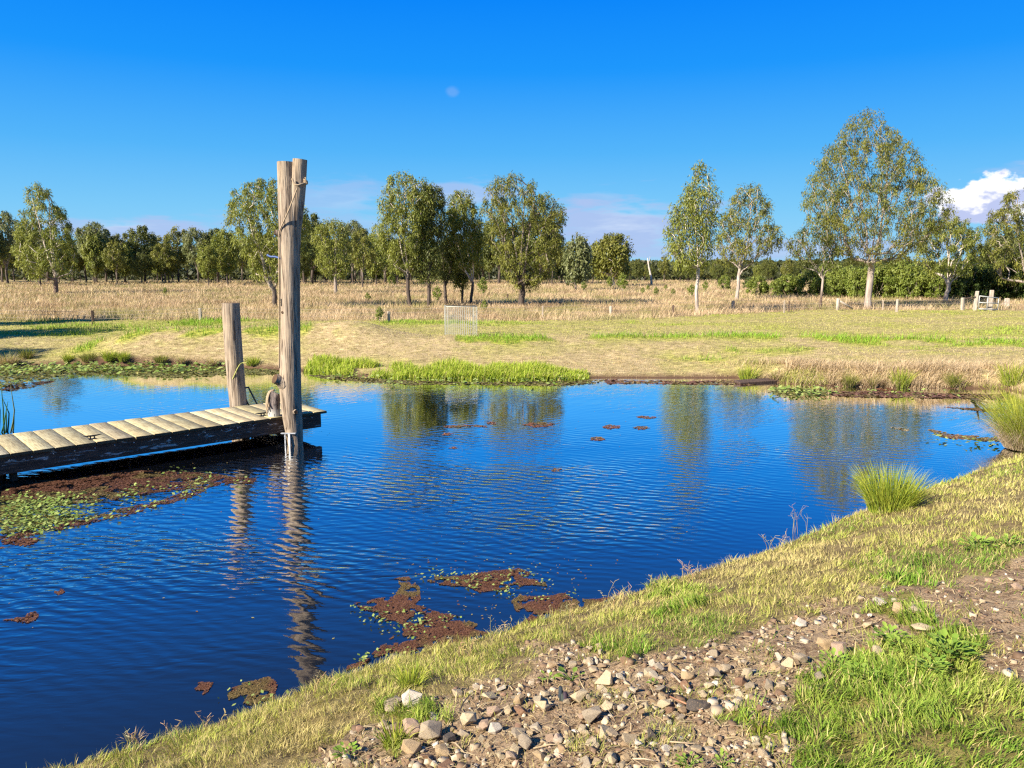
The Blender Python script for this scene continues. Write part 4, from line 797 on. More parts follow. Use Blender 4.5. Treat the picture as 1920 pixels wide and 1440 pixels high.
# broken straw and roots lying on the bare earth
x, y, r = fan(16000, 2.2, 8, .8, g); z0, d, wn = height(x, y); p = np.stack([x, y, z0 + clods(x, y) + .004], -1); b_, l_ = near_zone(p); k = (b_ > 0) & (d > .3) & (wn > .5); p = p[k]; n = len(p)
th = g.uniform(0, math.pi, n); L = (g.uniform(.02, .10, n) * (1 + (g.uniform(0, 1, n) < .08) * 1.2))[:, None]; dv = np.stack([np.cos(th), np.sin(th), g.normal(0, .16, n)], -1); sd = np.stack([-np.sin(th), np.cos(th), g.normal(0, .4, n)], -1); wl = (g.uniform(.0012, .003, n))[:, None]; md = p + np.stack([g.normal(0, .006, n), g.normal(0, .006, n), g.uniform(.003, .014, n)], -1)
V = np.stack([p - dv * L / 2 - sd * wl, p - dv * L / 2 + sd * wl, md + sd * wl, md - sd * wl, p + dv * L / 2 + sd * wl * .6, p + dv * L / 2 - sd * wl * .6], 1).reshape(-1, 3); o_ = np.arange(n)[:, None] * 6
stand('straw_litter', V, np.concatenate([o_ + [[0, 3, 2, 1]], o_ + [[3, 5, 4, 2]]]), None, np.repeat(mixc((.52, .42, .25), (.24, .16, .09), g.uniform(0, 1, n)), 6, 0))
# far turf
x, y, r = fan(210000, 18.8, 56, .76, g); z0, d, wn = height(x, y); re = rough_edge(x); k = (d > .05) & (wn < .5) & (y < re + .5); x, y, r, d = x[k], y[k], r[k], d[k]; n = len(x)
gk = far_green(x, y); tuft = fbm(x * 1.8, y * 1.8, 94, 3); col = mixc(STRAW, YGRN, np.clip(gk * 1.5 + g.normal(0, .22, n) + (tuft - .5) * .6, 0, 1)); lush = sstep(gk, .55, .85)[:, None]; col = col * (1 - lush) + lush * np.array([.22, .36, .035]); col *= g.uniform(.7, 1.2, (n, 1))
dry = sstep(-d, -4.5, -1) * (1 - lush[:, 0]); col = col * (1 - .7 * dry[:, None]) + .7 * dry[:, None] * np.array([.48, .345, .20])
h = g.uniform(.02, .06, n) * (.6 + tuft) * (1 + 3.6 * lush[:, 0]); right = sstep(x, 5.5, 7.5) * sstep(-d, -1.7, -.8); h = h + right * g.uniform(.03, .26, n) * sstep(fbm(x * 1.4, y * 1.4, 95), .32, .6)
col = col * (1 - right[:, None] * .55) + right[:, None] * .55 * mixc((.52, .40, .26), (.30, .30, .09), sstep(fbm(x * .8, y * .8, 96), .48, .6))
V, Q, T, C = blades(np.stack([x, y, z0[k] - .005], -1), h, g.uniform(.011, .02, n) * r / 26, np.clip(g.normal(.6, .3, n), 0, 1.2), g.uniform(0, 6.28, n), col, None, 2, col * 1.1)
stand('turf_grass', V, Q, T, C)
# rough dry pasture
x, y, r = fan(300000, 37, 165, .74, g); k = y > rough_edge(x) + g.uniform(-.25, .1, len(x)); x, y, r = x[k], y[k], r[k]; n = len(x); z = ground_z(x, y); pt = fbm(x * .16, y * .3, 97, 4); p2 = fbm(x * .5, y * .6, 98, 3)
col = mixc((.60, .465, .30), (.40, .29, .18), np.clip(sstep(fbm(x * .22, y * .5, 100, 4), .42, .6) + g.normal(0, .2, n), 0, 1)); dk = (sstep(fbm(x * .35, y * .9, 101, 3), .57, .66) * .7)[:, None]; col = col * (1 - dk) + dk * np.array([.20, .14, .09]); gr = (sstep(p2, .53, .64) * .7)[:, None]; col = col * (1 - gr) + gr * np.array([.24, .25, .08]); col *= g.uniform(.75, 1.2, (n, 1))
h = g.uniform(.14, .52, n) * (.55 + .9 * pt); edge = np.exp(-((y - rough_edge(x)) / .8) ** 2); h *= 1 + .15 * edge
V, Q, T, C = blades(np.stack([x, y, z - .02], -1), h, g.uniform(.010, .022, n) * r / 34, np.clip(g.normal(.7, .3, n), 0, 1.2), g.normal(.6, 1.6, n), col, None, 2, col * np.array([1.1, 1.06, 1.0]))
stand('pasture_grass', V, Q, T, C)
# lush grass in the shallows
n = 21000; t = g.uniform(0, 1, n); px = 572 + 530 * t; fl = np.interp(px, [a for a, b in FARPX], [b for a, b in FARPX]); q = at(px, fl, 0.0); off = g.uniform(-.28, 1.15, n); x, y = q[:, 0], q[:, 1] + off; cl = fbm(x * 1.1, y * .9, 99, 3)
k = (g.uniform(0, 1, n) < sstep(cl, .24, .44)) & (off < 1.15 - .75 * sstep(t, .75, 1)); x, y, cl, t = x[k], y[k], cl[k], t[k]; n = len(x); z = np.maximum(ground_z(x, y), -.03)
h = g.uniform(.15, .37, n) * (.40 + .95 * cl) * (1 - .45 * sstep(t, .8, 1)) * (1 - .2 * sstep(-t, -.08, 0)); col = mixc((.24, .36, .03), (.42, .46, .065), g.uniform(0, 1, n)); ol = (g.uniform(0, 1, n) < .12); col[ol] = (.48, .43, .16)
V, Q, T, C = blades(np.stack([x, y, z], -1), h, g.uniform(.012, .022, n), np.clip(g.normal(.45, .25, n), 0, 1.1), g.normal(.2, 1.4, n), col, None, 3, col * 1.1); stand('lush_grass', V, Q, T, C)

# long dry grass overhanging the right part of the far bank
n = 15000; px = g.uniform(1380, 1960, n); fl = np.interp(px, [a for a, b in FARPX], [b for a, b in FARPX]); q = at(px, fl, 0.0); off = g.uniform(.0, 1.5, n); x, y = q[:, 0], q[:, 1] + off; cl = fbm(x * 1.6, y * 1.3, 103, 3); k = g.uniform(0, 1, n) < sstep(cl, .34, .52) * sstep(px, 1380, 1520); x, y, cl = x[k], y[k], cl[k]; n = len(x)
col = mixc((.62, .49, .32), (.44, .33, .20), g.uniform(0, 1, n)); ol = (fbm(x * .9, y * .9, 104, 2) > .56) & (g.uniform(0, 1, n) < .7); col[ol] = mixc((.30, .33, .07), (.42, .42, .12), g.uniform(0, 1, ol.sum()))
V, Q, T, C = blades(np.stack([x, y, ground_z(x, y) - .01], -1), g.uniform(.12, .34, n) * (.3 + 1.3 * cl), g.uniform(.009, .016, n), np.clip(g.normal(.7, .3, n), 0, 1.2), g.normal(-1.4, 1.4, n), col, None, 2, col * 1.1); stand('dry_bank_grass', V, Q, T, C)

# ---------------------------------------------------------------- rush tussocks, each a plant of its own
def tussock(px, py, top, width, label, n=500, kind='green', group=None, z=None, name='rush_tussock'):
    b = on_ground(px, py) if z is None else at(px, py, z); Y = b[1]; s_ = Y / F * 1.0; H = (py - top) * s_; W = width * s_ / 2; g = np.random.default_rng(int(px * 7 + py))
    o = thing(name, b - [0, 0, .03], label, 'rush' if name == 'rush_tussock' else 'plant', group)
    def part(nm, n_, hs, ring, lean, c0, c1, wd):
        a = g.uniform(0, 6.283, n_); rr = np.sqrt(g.uniform(0, 1, n_)) * ring; p = np.stack([np.cos(a) * rr, np.sin(a) * rr, np.zeros(n_)], -1); ln = np.clip(rr / ring * lean + g.normal(0, .17, n_) + (g.uniform(0, 1, n_) < .12) * .4, 0, 1.25)
        hh = hs * (.45 + .65 * g.uniform(0, 1, n_) ** .6); col = mixc(c0, c1, g.uniform(0, 1, n_)); V, Q, T, C = blades(p, hh, wd * g.uniform(.7, 1.2, n_), ln, a + g.normal(0, .35, n_), col, None, 3, col * np.array([1.25, 1.1, .9]) if nm == 'stems' else col, 1.5); put_mesh(nm, V, Q, T, M_GRASS, C, o)
    wd = max(.006, Y * .00050)
    if kind == 'green': part('stems', n, H * 1.08, W * .55, .55, (.11, .20, .025), (.42, .47, .07), wd); part('dead_stems', n // 4, H * .5, W * .42, 1.0, (.55, .44, .27), (.42, .31, .18), wd)
    elif kind == 'big': part('stems', n, H, W * .36, .8, (.18, .27, .035), (.40, .43, .075), wd); part('dead_stems', int(n * .8), H * .62, W * .45, 1.1, (.66, .54, .38), (.52, .40, .25), wd)
    elif kind == 'olive': part('stems', n, H, W * .4, .7, (.11, .16, .03), (.25, .26, .06), wd); part('dead_stems', n // 3, H * .7, W * .45, 1.0, (.50, .38, .23), (.36, .26, .15), wd)
    else: part('stems', n // 3, H, W * .38, .7, (.18, .24, .04), (.34, .34, .09), wd); part('dead_stems', n, H * .85, W * .45, .9, (.58, .45, .29), (.42, .31, .19), wd)
    return o
tussock(1668, 956, 868, 138, 'bright green rush tussock at the water edge of the near grassy bank', 1250, 'green')
tussock(1921, 838, 712, 150, 'largest rush tussock, green with a skirt of bleached dead stems, cut by the right edge', 1900, 'big', z=0.05)
GR = 'rush tussocks along the far shore'
for px, py, top, wd, kd, lab in [
    (1402, 712, 682, 50, 'green', 'green rush tussock with pinkish tips beside a sunken dark board, far shore'), (1452, 712, 688, 38, 'dry', 'small browned rush tussock just right of the sunken board, far shore'),
    (1592, 724, 696, 46, 'olive', 'dark green rush tussock leaning out of the far bank, left of the paler ones'), (1636, 724, 694, 40, 'dry', 'pale straw-green rush tussock between the dark and the bright ones, far bank'),
    (1688, 724, 688, 48, 'green', 'tall bright yellow-green rush tussock on the far bank below the tallest tree'), (1786, 724, 692, 40, 'olive', 'olive rush tussock among dry grass of the far bank, towards the right'),
    (1898, 720, 672, 62, 'green', 'broad green grassy tussock on the far bank above the largest near rush'),
    (14, 682, 654, 60, 'dry', 'straw-green tussock at the left edge by the weedy shallows'), (50, 672, 648, 46, 'olive', 'round dark green tussock, second from the left edge, far shore'), (26, 684, 664, 34, 'dry', 'small dry tussock in front of the round dark green one'),
    (128, 676, 661, 26, 'green', 'small green tussock alone in the gap left of the brown-sided one'), (166, 676, 656, 50, 'olive', 'wide brown-sided rush tussock below the left foot of the mound'), (206, 678, 656, 34, 'green', 'upright green tussock, left of a close pair under the mound'),
    (232, 678, 659, 28, 'green', 'upright green tussock, right of a close pair under the mound'), (302, 681, 664, 44, 'olive', 'low spreading dark tussock under the middle of the mound'), (342, 683, 668, 28, 'dry', 'little dry tussock just right of the low spreading dark one'),
    (398, 683, 668, 40, 'dry', 'small brown tussock just left of the short post, far shore'), (474, 683, 666, 40, 'green', 'green tussock seen between the two posts on the far shore')]:
    tussock(px, py, top, wd, lab, 260, kd, GR)
tussock(250, 1385, 1352, 60, 'small tuft of long pale grass on the lip of the near bank, lower left', 40, 'dry', None, None, 'grass_tuft')
tussock(770, 1285, 1232, 70, 'bright green grass tuft arching over the lip of the near bank', 150, 'green', None, None, 'grass_tuft')
tussock(742, 1392, 1335, 80, 'yellow-green grass tuft beside the pair of big rounded rocks', 130, 'green', None, None, 'grass_tuft')
tussock(1425, 1372, 1330, 84, 'isolated green grass tuft on the bare stony earth', 170, 'green', None, None, 'grass_tuft')
# reeds at the left by the jetty
b = at(14, 812, 0); o = thing('reed_clump', b, 'few tall thin green reeds standing in the water behind the jetty', 'reed'); S = Soup()
for x0, y0, x1, y1, x2, y2 in [(-2, 812, 0, 770, -4, 745), (8, 812, 6, 765, 2, 720), (14, 812, 17, 775, 4, 745), (20, 812, 27, 770, 20, 722), (24, 812, 26, 790, 27, 772), (3, 812, 10, 780, 15, 752), (11, 812, 12, 790, 12, 768)]:
    Yb = b[1] + (x0 % 5 - 2) * .06; S.tube([at_depth(x0, y0, Yb) - b, at_depth((x0 + x1 * 2) / 3, (y0 + y1) / 2, Yb) - b, at_depth(x1, y1, Yb) - b, at_depth((x1 + x2) / 2 + (x2 - x1) * .1, (y1 + y2) / 2 - 3, Yb) - b, at_depth(x2, y2, Yb) - b], [.016, .015, .012, .008, .003], 6, True, (.06, .16, .045) if x0 < 18 else (.16, .2, .06))
S.build('stems', M_GRASS, o, True)

# ---------------------------------------------------------------- floating weed
def mat_mesh(poly, step, seed, c0, c1, size, rise=.005, edge=9.0, dens=1.0):
    """crumbly floating weed inside a photo outline, as thousands of tiny fronds on the water"""
    g = np.random.default_rng(seed); W = at(np.array([p[0] for p in poly]), np.array([p[1] for p in poly]), 0.0)[:, :2]; lo, hi = W.min(0) - .1, W.max(0) + .1; n = int((hi - lo).prod() / step ** 2 * dens); x, y = g.uniform(lo[0], hi[0], n), g.uniform(lo[1], hi[1], n)
    f = 1 / max(.12, .12 * np.mean(W[:, 1]) / 6); jx = (fbm(x * 5 * f * .12, y * 5 * f * .12, seed, 4) - .5) * .55 / f / .12 * .12 * 1.2; jy = (fbm(x * 5 * f * .12 + 31, y * 5 * f * .12, seed + 1, 4) - .5) * .55 / f / .12 * .12 * 1.2
    k = in_poly(x + jx, y + jy, W) & (fbm(x * 9, y * 9, seed + 2, 3) > .36); x, y = x[k], y[k]; n = len(x); z = .004 + rise * fbm(x * 12, y * 12, seed + 3, 2) * g.uniform(.3, 1, n)
    ax = np.stack([g.normal(0, 1, n), g.normal(0, 1, n), g.normal(0, .14, n)], -1); ax /= np.linalg.norm(ax, axis=1)[:, None]; sd = np.cross(ax, np.array([0, 0, 1.0]) + g.normal(0, .16, (n, 3))); sd /= np.linalg.norm(sd, axis=1)[:, None]; s_ = (size * g.uniform(.6, 1.5, n))[:, None]; P = np.stack([x, y, z], -1)
    V = np.stack([P - ax * s_, P + sd * s_ * .8, P + ax * s_, P - sd * s_ * .8], 1).reshape(-1, 3); return V, np.arange(4 * n).reshape(-1, 4), np.repeat(weed_tint(x, y, mixc(c0, c1, g.uniform(0, 1, n)), seed) * g.uniform(.7, 1.2, (n, 1)), 4, 0)
def weed_tint(x, y, col, seed):
    f = (sstep(fbm(x * 3, y * 3, seed + 9, 3), .52, .66) * .55)[:, None]; return col * (1 - f) + f * np.array([.17, .15, .045])
def leaves(pts, seed, size, c0, c1, per=9, spread=.1):
    g = np.random.default_rng(seed); P = np.repeat(at(np.array([p[0] for p in pts], float), np.array([p[1] for p in pts], float), .015), per, 0); n = len(P); P[:, :2] += g.normal(0, spread, (n, 2)); P[:, 2] += g.uniform(0, size * .8, n)
    a = g.uniform(0, 6.28, n); ax = np.stack([np.cos(a), np.sin(a), g.uniform(-.1, .5, n)], -1); sd = np.stack([-np.sin(a), np.cos(a), g.normal(0, .3, n)], -1); s_ = (size * g.uniform(.55, 1.2, n))[:, None]; s2 = s_ * .62
    V = np.stack([P, P + ax * s_ * .5 + sd * s2 * .5, P + ax * s_, P + ax * s_ * .5 - sd * s2 * .5], 1).reshape(-1, 3); return V, np.arange(4 * n).reshape(-1, 4), np.repeat(mixc(c0, c1, g.uniform(0, 1, n)), 4, 0)
RED0, RED1, LG0, LG1 = (.095, .040, .022), (.20, .095, .052), (.15, .24, .04), (.36, .42, .13)
def weed_mat(poly, label, lpts=(), step=.0065, size=.0072, c0=RED0, c1=RED1, lsize=.038, per=9, spread=.06, dens=1.0, group='floating weed mats on the pond', name='floating_weed'):
    V, Q, C = mat_mesh(poly, step, int(abs(poly[0][0] * 3 + poly[0][1])), c0, c1, size, dens=dens); c0_ = V.mean(0) * [1, 1, 0]; o = thing(name, c0_, label, 'water weed', group); put_mesh('fronds', V - c0_, Q, None, M_WEED, C, o)
    if len(lpts): V, Q, C = leaves(lpts, int(abs(poly[0][0]) + 5), lsize, LG0, LG1, per, spread); put_mesh('green_leaves', V - c0_, Q, None, M_GRASS, C, o)
    return o
weed_mat([(668, 1132), (702, 1126), (735, 1120), (752, 1100), (740, 1086), (770, 1083), (790, 1104), (792, 1122), (776, 1132), (820, 1146), (850, 1153), (838, 1166), (872, 1164), (902, 1167), (884, 1180), (916, 1186), (905, 1212), (850, 1232), (842, 1216), (806, 1232), (790, 1240), (760, 1232), (738, 1224), (700, 1236), (690, 1244), (648, 1258), (646, 1250), (682, 1240), (702, 1220), (738, 1196), (762, 1176), (742, 1164), (702, 1164), (712, 1150), (684, 1144)],
         'large star-shaped rusty red weed mat floating off the near bank', [(672, 1140), (690, 1146), (720, 1149), (700, 1162), (712, 1166), (760, 1150), (775, 1160), (790, 1168), (805, 1165), (835, 1158), (838, 1165), (755, 1180), (768, 1178), (790, 1195), (680, 1236), (690, 1238), (705, 1234), (735, 1222), (765, 1226)])
weed_mat([(793, 1083), (806, 1080), (830, 1082), (880, 1077), (930, 1070), (970, 1066), (996, 1074), (990, 1087), (1026, 1092), (1024, 1100), (985, 1098), (940, 1106), (900, 1112), (880, 1100), (830, 1096), (800, 1091)], 'long rusty weed mat edged with green leaves, out beyond the star-shaped mat',
         [(797, 1081), (812, 1079), (826, 1078), (845, 1081), (880, 1085), (890, 1088), (895, 1103), (915, 1085), (930, 1090), (945, 1082), (955, 1090), (975, 1076), (985, 1072), (992, 1080), (938, 1110), (950, 1109), (1020, 1094), (858, 1095)])
weed_mat([(958, 1128), (972, 1118), (1010, 1120), (1062, 1113), (1074, 1124), (1124, 1124), (1150, 1120), (1110, 1150), (1040, 1186), (960, 1208), (905, 1225), (930, 1200), (990, 1160), (1006, 1146), (972, 1146)], 'smooth dark rusty weed mat pressed against the near bank', [(1005, 1124), (1068, 1118)])
weed_mat([(425, 1306), (436, 1290), (452, 1280), (474, 1276), (504, 1270), (516, 1286), (512, 1312), (492, 1316), (470, 1322), (456, 1318), (462, 1302), (440, 1312), (428, 1315)], 'small ragged rusty weed mat near the foot of the post reflection', [(455, 1318), (500, 1312), (510, 1314), (445, 1288)], per=5)
weed_mat([(363, 1284), (380, 1281), (397, 1284), (388, 1297), (374, 1304), (366, 1294)], 'tiny rusty weed scrap left of the small ragged mat')
weed_mat([(5, 1162), (30, 1160), (40, 1152), (74, 1146), (70, 1158), (52, 1168), (34, 1164)], 'orange-brown weed scrap alone on open water at the left edge', step=.012, size=.012)
weed_mat([(97, 1110), (112, 1105), (126, 1110), (112, 1117)], 'small oval rusty weed scrap alone on the rippled water', step=.012, size=.012)
weed_mat([(340, 1428), (365, 1412), (402, 1398), (420, 1402), (400, 1420), (370, 1434)], 'dark weed scrap caught against the near bank, lower left', step=.012, size=.012)
weed_mat([(0, 905), (60, 900), (130, 902), (190, 892), (260, 884), (340, 884), (400, 888), (440, 896), (480, 898), (470, 906), (430, 906), (390, 914), (330, 918), (240, 930), (200, 940), (150, 944), (60, 938), (0, 940)], 'wide rusty brown weed mat lying under and before the jetty', [(255, 916), (270, 911), (265, 921), (300, 916), (370, 906), (380, 898), (395, 892), (390, 900), (450, 902), (440, 912), (320, 888), (330, 884), (190, 938), (240, 930)], .014, .015, (.075, .032, .02), (.17, .08, .045), .06, 9, .12, .8)
weed_mat([(0, 936), (40, 930), (70, 936), (120, 930), (140, 938), (128, 948), (92, 950), (100, 962), (60, 966), (130, 968), (160, 964), (150, 976), (96, 984), (40, 998), (0, 1004)], 'bright yellow-green leafy weed mat before the jetty at the left edge', [(8 + (k * 37) % 130, 936 + (k * 23) % 62) for k in range(46) if not (8 + (k * 37) % 130 > 95 and 936 + (k * 23) % 62 > 975)], .014, .015, (.10, .09, .03), (.24, .22, .06), .06, 26, .17, .8)
weed_mat([(150, 974), (200, 962), (250, 950), (300, 938), (345, 922), (400, 908), (396, 918), (350, 934), (310, 948), (260, 962), (200, 974), (150, 986), (60, 1004), (0, 1016), (0, 1006), (80, 992)], 'narrow trailing strip of brown and green weed curving off the leafy mat', [(155, 968), (145, 972), (220, 965), (240, 958), (255, 953), (280, 948), (298, 945), (340, 928), (350, 926), (375, 918), (350, 920), (90, 990), (60, 995), (20, 1000)], .014, .014, (.085, .038, .022), (.18, .09, .05), .06, 9, .1, .8)
weed_mat([(0, 1012), (40, 1006), (70, 1012), (56, 1022), (20, 1026), (0, 1028)], 'reddish weed patch on the water below the leafy mat', [], .02, .02)
for px, py, rx, ry, lab in [(848, 800, 22, 3.0, 'thin rusty weed streak left of the middle of the pond'), (925, 793, 10, 3.2, 'small round rusty weed spot in the middle of the pond'), (890, 799, 22, 2.2, 'faint weed line joining the streak and the spot mid pond'), (1010, 796, 36, 4.5, 'longest rusty weed streak in the middle of the pond'), (843, 814, 12, 2.4, 'short weed dash under the thin streak mid pond'), (848, 841, 11, 2.2, 'lone weed dash on the blue water below the streaks'),
                            (1146, 800, 17, 4.6, 'rusty weed patch, upper left of three right of mid pond'), (1124, 823, 19, 4.2, 'rusty weed patch, lowest of three right of mid pond'), (1204, 803, 14, 3.2, 'brown weed patch, right of three right of mid pond'), (1210, 783, 22, 2.6, 'faint weed trail above the three patches'), (1045, 882, 9, 2.2, 'tiny weed fleck pair near the pond centre'), (1660, 730, 20, 3, 'weed raft under the far right bank')]:
    gg = np.random.default_rng(int(px)); a = np.linspace(0, 6.283, 14, endpoint=False); rr = gg.uniform(.6, 1.15, 14); weed_mat([(px + rx * r_ * math.cos(t_), py + ry * r_ * math.sin(t_)) for r_, t_ in zip(rr, a)], lab, [], .018, .017, (.16, .065, .04), (.27, .13, .075), dens=.9)
# shallows weed along the far shore
weed_mat([(-40, 680), (60, 680), (130, 680), (190, 684), (250, 686), (330, 688), (430, 688), (520, 690), (560, 694), (520, 702), (430, 704), (340, 708), (270, 706), (200, 702), (120, 704), (60, 714), (0, 728), (-40, 730)], 'broad bed of yellow-green leafy weed in the shallows at the far left', [(-20 + (k * 61) % 440, 683 + (k * 29) % 18 + (10 if k % 5 == 0 and (k * 61) % 440 < 130 else 0)) for k in range(150)], .05, .05, (.13, .14, .04), (.27, .25, .08), .16, 8, .28, .8)
weed_mat([(0, 730), (20, 722), (70, 716), (100, 714), (60, 726), (20, 734)], 'strip of dark mud and weed at the left water edge', [(10, 724), (30, 722), (50, 719)], .05, .04, (.06, .035, .02), (.12, .07, .04), .14)
weed_mat([(580, 704), (640, 702), (720, 712), (860, 716), (960, 716), (1080, 714), (1130, 712), (1120, 720), (1040, 724), (900, 722), (780, 722), (690, 718), (620, 712)], 'brown weedy margin in front of the lush bright grass', [(620 + (k * 47) % 480, 711 + (k * 13) % 10 if 620 + (k * 47) % 480 > 720 else 708) for k in range(50)], .05, .045, (.10, .075, .03), (.24, .20, .08), .13, 6, .25, .8)
weed_mat([(1130, 712), (1200, 714), (1300, 714), (1390, 714), (1420, 722), (1340, 722), (1240, 720), (1140, 719)], 'flat reddish mud and weed margin right of the lush grass', [], .05, .05, (.15, .075, .05), (.24, .13, .09))
weed_mat([(1440, 736), (1470, 728), (1510, 728), (1550, 735), (1556, 742), (1520, 744), (1480, 742), (1450, 740)], 'green leafy weed raft beside the sunken board, far shore', [(1450 + (k * 23) % 104, 732 + (k * 7) % 10) for k in range(26)], .05, .045, (.12, .12, .04), (.26, .24, .08), .13, 7, .2, .8)
weed_mat([(1556, 734), (1620, 734), (1700, 735), (1790, 738), (1880, 740), (1890, 750), (1800, 748), (1700, 746), (1620, 746), (1560, 742)], 'reddish brown weed margin under the far bank, right side', [(1640 + (k * 31) % 180, 739 + (k * 5) % 5) for k in range(16)], .05, .05, (.13, .065, .045), (.22, .12, .08), .11, 3, .2)
weed_mat([(1736, 806), (1750, 806), (1790, 814), (1830, 818), (1868, 822), (1880, 828), (1850, 828), (1800, 824), (1760, 818)], 'twiggy brown weed line with green leaves running to the largest rush', [(1752, 822), (1765, 824), (1815, 832), (1825, 828), (1835, 832), (1845, 830), (1862, 831), (1868, 828), (1850, 834)], .022, .024, (.16, .09, .05), (.30, .19, .10), .10, 6, .1)
weed_mat([(1764, 763), (1800, 764), (1840, 766), (1890, 770), (1900, 776), (1850, 772), (1800, 767)], 'thin dark twig and weed line near the right shore', [], .03, .03, (.10, .05, .04), (.20, .10, .07))
weed_mat([(1670, 801), (1690, 801), (1710, 806), (1700, 808), (1680, 804)], 'pale sliver of weed left of the twiggy line', [], .03, .02, (.30, .24, .12), (.40, .32, .18))
# loose scraps
g = np.random.default_rng(55); n = 260; cx = np.r_[g.uniform(-6.5, 3, n), g.uniform(-1.2, .8, 240)]; cy = np.r_[g.uniform(6, 18, n), g.uniform(6.2, 8.2, 240)]; n = len(cx); k = in_poly(cx, cy, POND); cx, cy = cx[k], cy[k]; n = len(cx); a = g.uniform(0, 6.28, n); s_ = g.uniform(.005, .018, n)[:, None]; ax = np.stack([np.cos(a), np.sin(a), a * 0], -1); sd = np.stack([-np.sin(a), np.cos(a), a * 0], -1); P = np.stack([cx, cy, a * 0 + .004], -1)
tag(put_mesh('floating_scraps', np.stack([P - ax * s_, P + sd * s_ * .6, P + ax * s_, P - sd * s_ * .6], 1).reshape(-1, 3), np.arange(4 * n).reshape(-1, 4), None, M_WEED, np.repeat(mixc(RED1, (.35, .33, .12), g.uniform(0, 1, n)), 4, 0)), kind='stuff')

# ---------------------------------------------------------------- fence, gate, tree guard
def base_at(px, py):
    b = at(px, py, .6); z = float(ground_z(b[0], b[1])); return np.array([b[0], b[1], z])
def fence_post(px, py, top, wpx, mat, label, group='fence posts along the pasture edge', tilt=0.0):
    b = base_at(px, py); H = (py - top) / F * b[1]; r = wpx / F * b[1] / 2; g = random.Random(px); bm = bmesh.new()
    add_box(bm, 0, 0, H / 2 - .1, r * 2, r * 1.7, H + .2, None, r * .28)
    for v in bm.verts: v.co.x += g.uniform(-.12, .12) * r + tilt * v.co.z; v.co.y += g.uniform(-.12, .12) * r
    o = bm_obj('fence_post', bm, mat); o.location = tuple(b); o.rotation_euler = (0, 0, g.uniform(-.5, .5)); return tag(o, label, 'fence post', group)
fence_post(175, 609, 583, 4.5, M_FENCED, 'dark brown fence post standing alone in the turf, left of the short post')
fence_post(376, 602, 580, 5, M_FENCEW, 'pale fence post just left of the short jetty post, before the dry grass')
fence_post(729, 603, 583, 5, M_FENCE, 'squat grey fence post beside a small green sapling, left of the wire guard')
fence_post(952, 563, 552, 3, M_FENCED, 'short dark stump post in the dry grass right of the wire guard')
fence_post(1017, 599, 575, 3, M_FENCE, 'thin grey fence post right of the twin-trunk gum', tilt=.03)
fence_post(1145, 592, 573, 4.5, M_FENCEW, 'weathered pale fence post in dry grass, midway between wire guard and slim gum')
fence_post(1262, 590, 571, 4, M_FENCED, 'dark fence post in dry grass just left of the slim pointed gum')
fence_post(1374, 584, 565, 5, M_FENCE, 'grey fence post in front of the round open-crowned gum')
fence_post(1470, 586, 563, 2.4, M_FENCE, 'thin pale steel fence post, left of a close pair')
fence_post(1479, 584, 563, 2, M_FENCED, 'thin dark steel fence post, right of a close pair')
fence_post(1655, 580, 562, 2.2, M_FENCE, 'thin fence picket just right of the tallest tree')
fence_post(1681, 585, 561, 4, M_FENCEW, 'slim whitish fence post between the tallest tree and the gate')
o = thing('strainer_post', base_at(1570, 583), 'whitish strainer post with a slanting timber stay, left of the tallest tree', 'fence post', 'fence posts along the pasture edge'); s_ = o.location.y / F
def limb(name, p, q, wd, mat, par):
    S = Soup(); S.tube([p, (np.asarray(p) + q) / 2, q], [wd, wd * .95, wd * .9], 8); return S.build(name, mat, par, True)
limb('post', np.array([0, 0, -.2]), np.array([0, 0, 22 * s_]), 3.2 * s_, M_FENCEW, o); limb('stay', np.array([3 * s_, 0, 17 * s_]), np.array([32 * s_, .3, 2 * s_]), 2.1 * s_, M_FENCEW, o)
GP = 'posts around the gate'
fence_post(1804, 583, 560, 6, M_FENCEW, 'leaning whitish gate-side post with a dark top, leftmost of the gate posts', GP, -.05)
fence_post(1827, 583, 547, 6.5, M_FENCEW, 'tall pale gatepost on the left of the tube gate', GP, .06)
fence_post(1856, 582, 544, 6.5, M_FENCEW, 'tallest pale gatepost, right of the tube gate', GP)
fence_post(1851, 582, 560, 4.5, M_FENCE, 'shorter grey post tight against the tallest gatepost', GP, .02)
fence_post(1887, 579, 560, 8.5, M_FENCEW, 'thick bleached stump post right of the gate', GP)
b = base_at(1848, 583); s_ = b[1] / F
M_GATE = plain('dull gate tube', (.36, .37, .36), .55, .2)
gate = thing('gate', b, 'light steel tube gate hung between the two tall pale gateposts', 'gate'); gx0 = np.array([-18 * s_, -.1, 0])
def gp(px, py): return np.array([(px - 1848) * s_, -.12, (583 - py) * s_])
for nm, pts in dict(top_rail=[(1832, 555), (1850, 557), (1868, 559)], bottom_rail=[(1832, 579), (1868, 580)], middle_rail=[(1832, 567), (1868, 569)]).items():
    S = Soup(); S.tube([gp(*q) for q in pts], 1.0 * s_, 7); S.build(nm, M_GATE, gate, True)
for px, y0, y1 in ((1832, 555, 579), (1848, 557, 580), (1868, 559, 580)):
    S = Soup(); S.tube([gp(px, y0), gp(px, y1)], .9 * s_, 7); S.build('upright', M_GATE, gate, True)
b = base_at(1815, 583); S = Soup(); S.tube([(-8 * s_, -.1, 22 * s_), (10 * s_, -.1, 25 * s_)], .9 * s_, 6); o = S.build('dark_rail', M_FENCED, None, True); o.location = tuple(b); tag(o, 'dark rail joining the leaning white post to the tall left gatepost', 'rail')
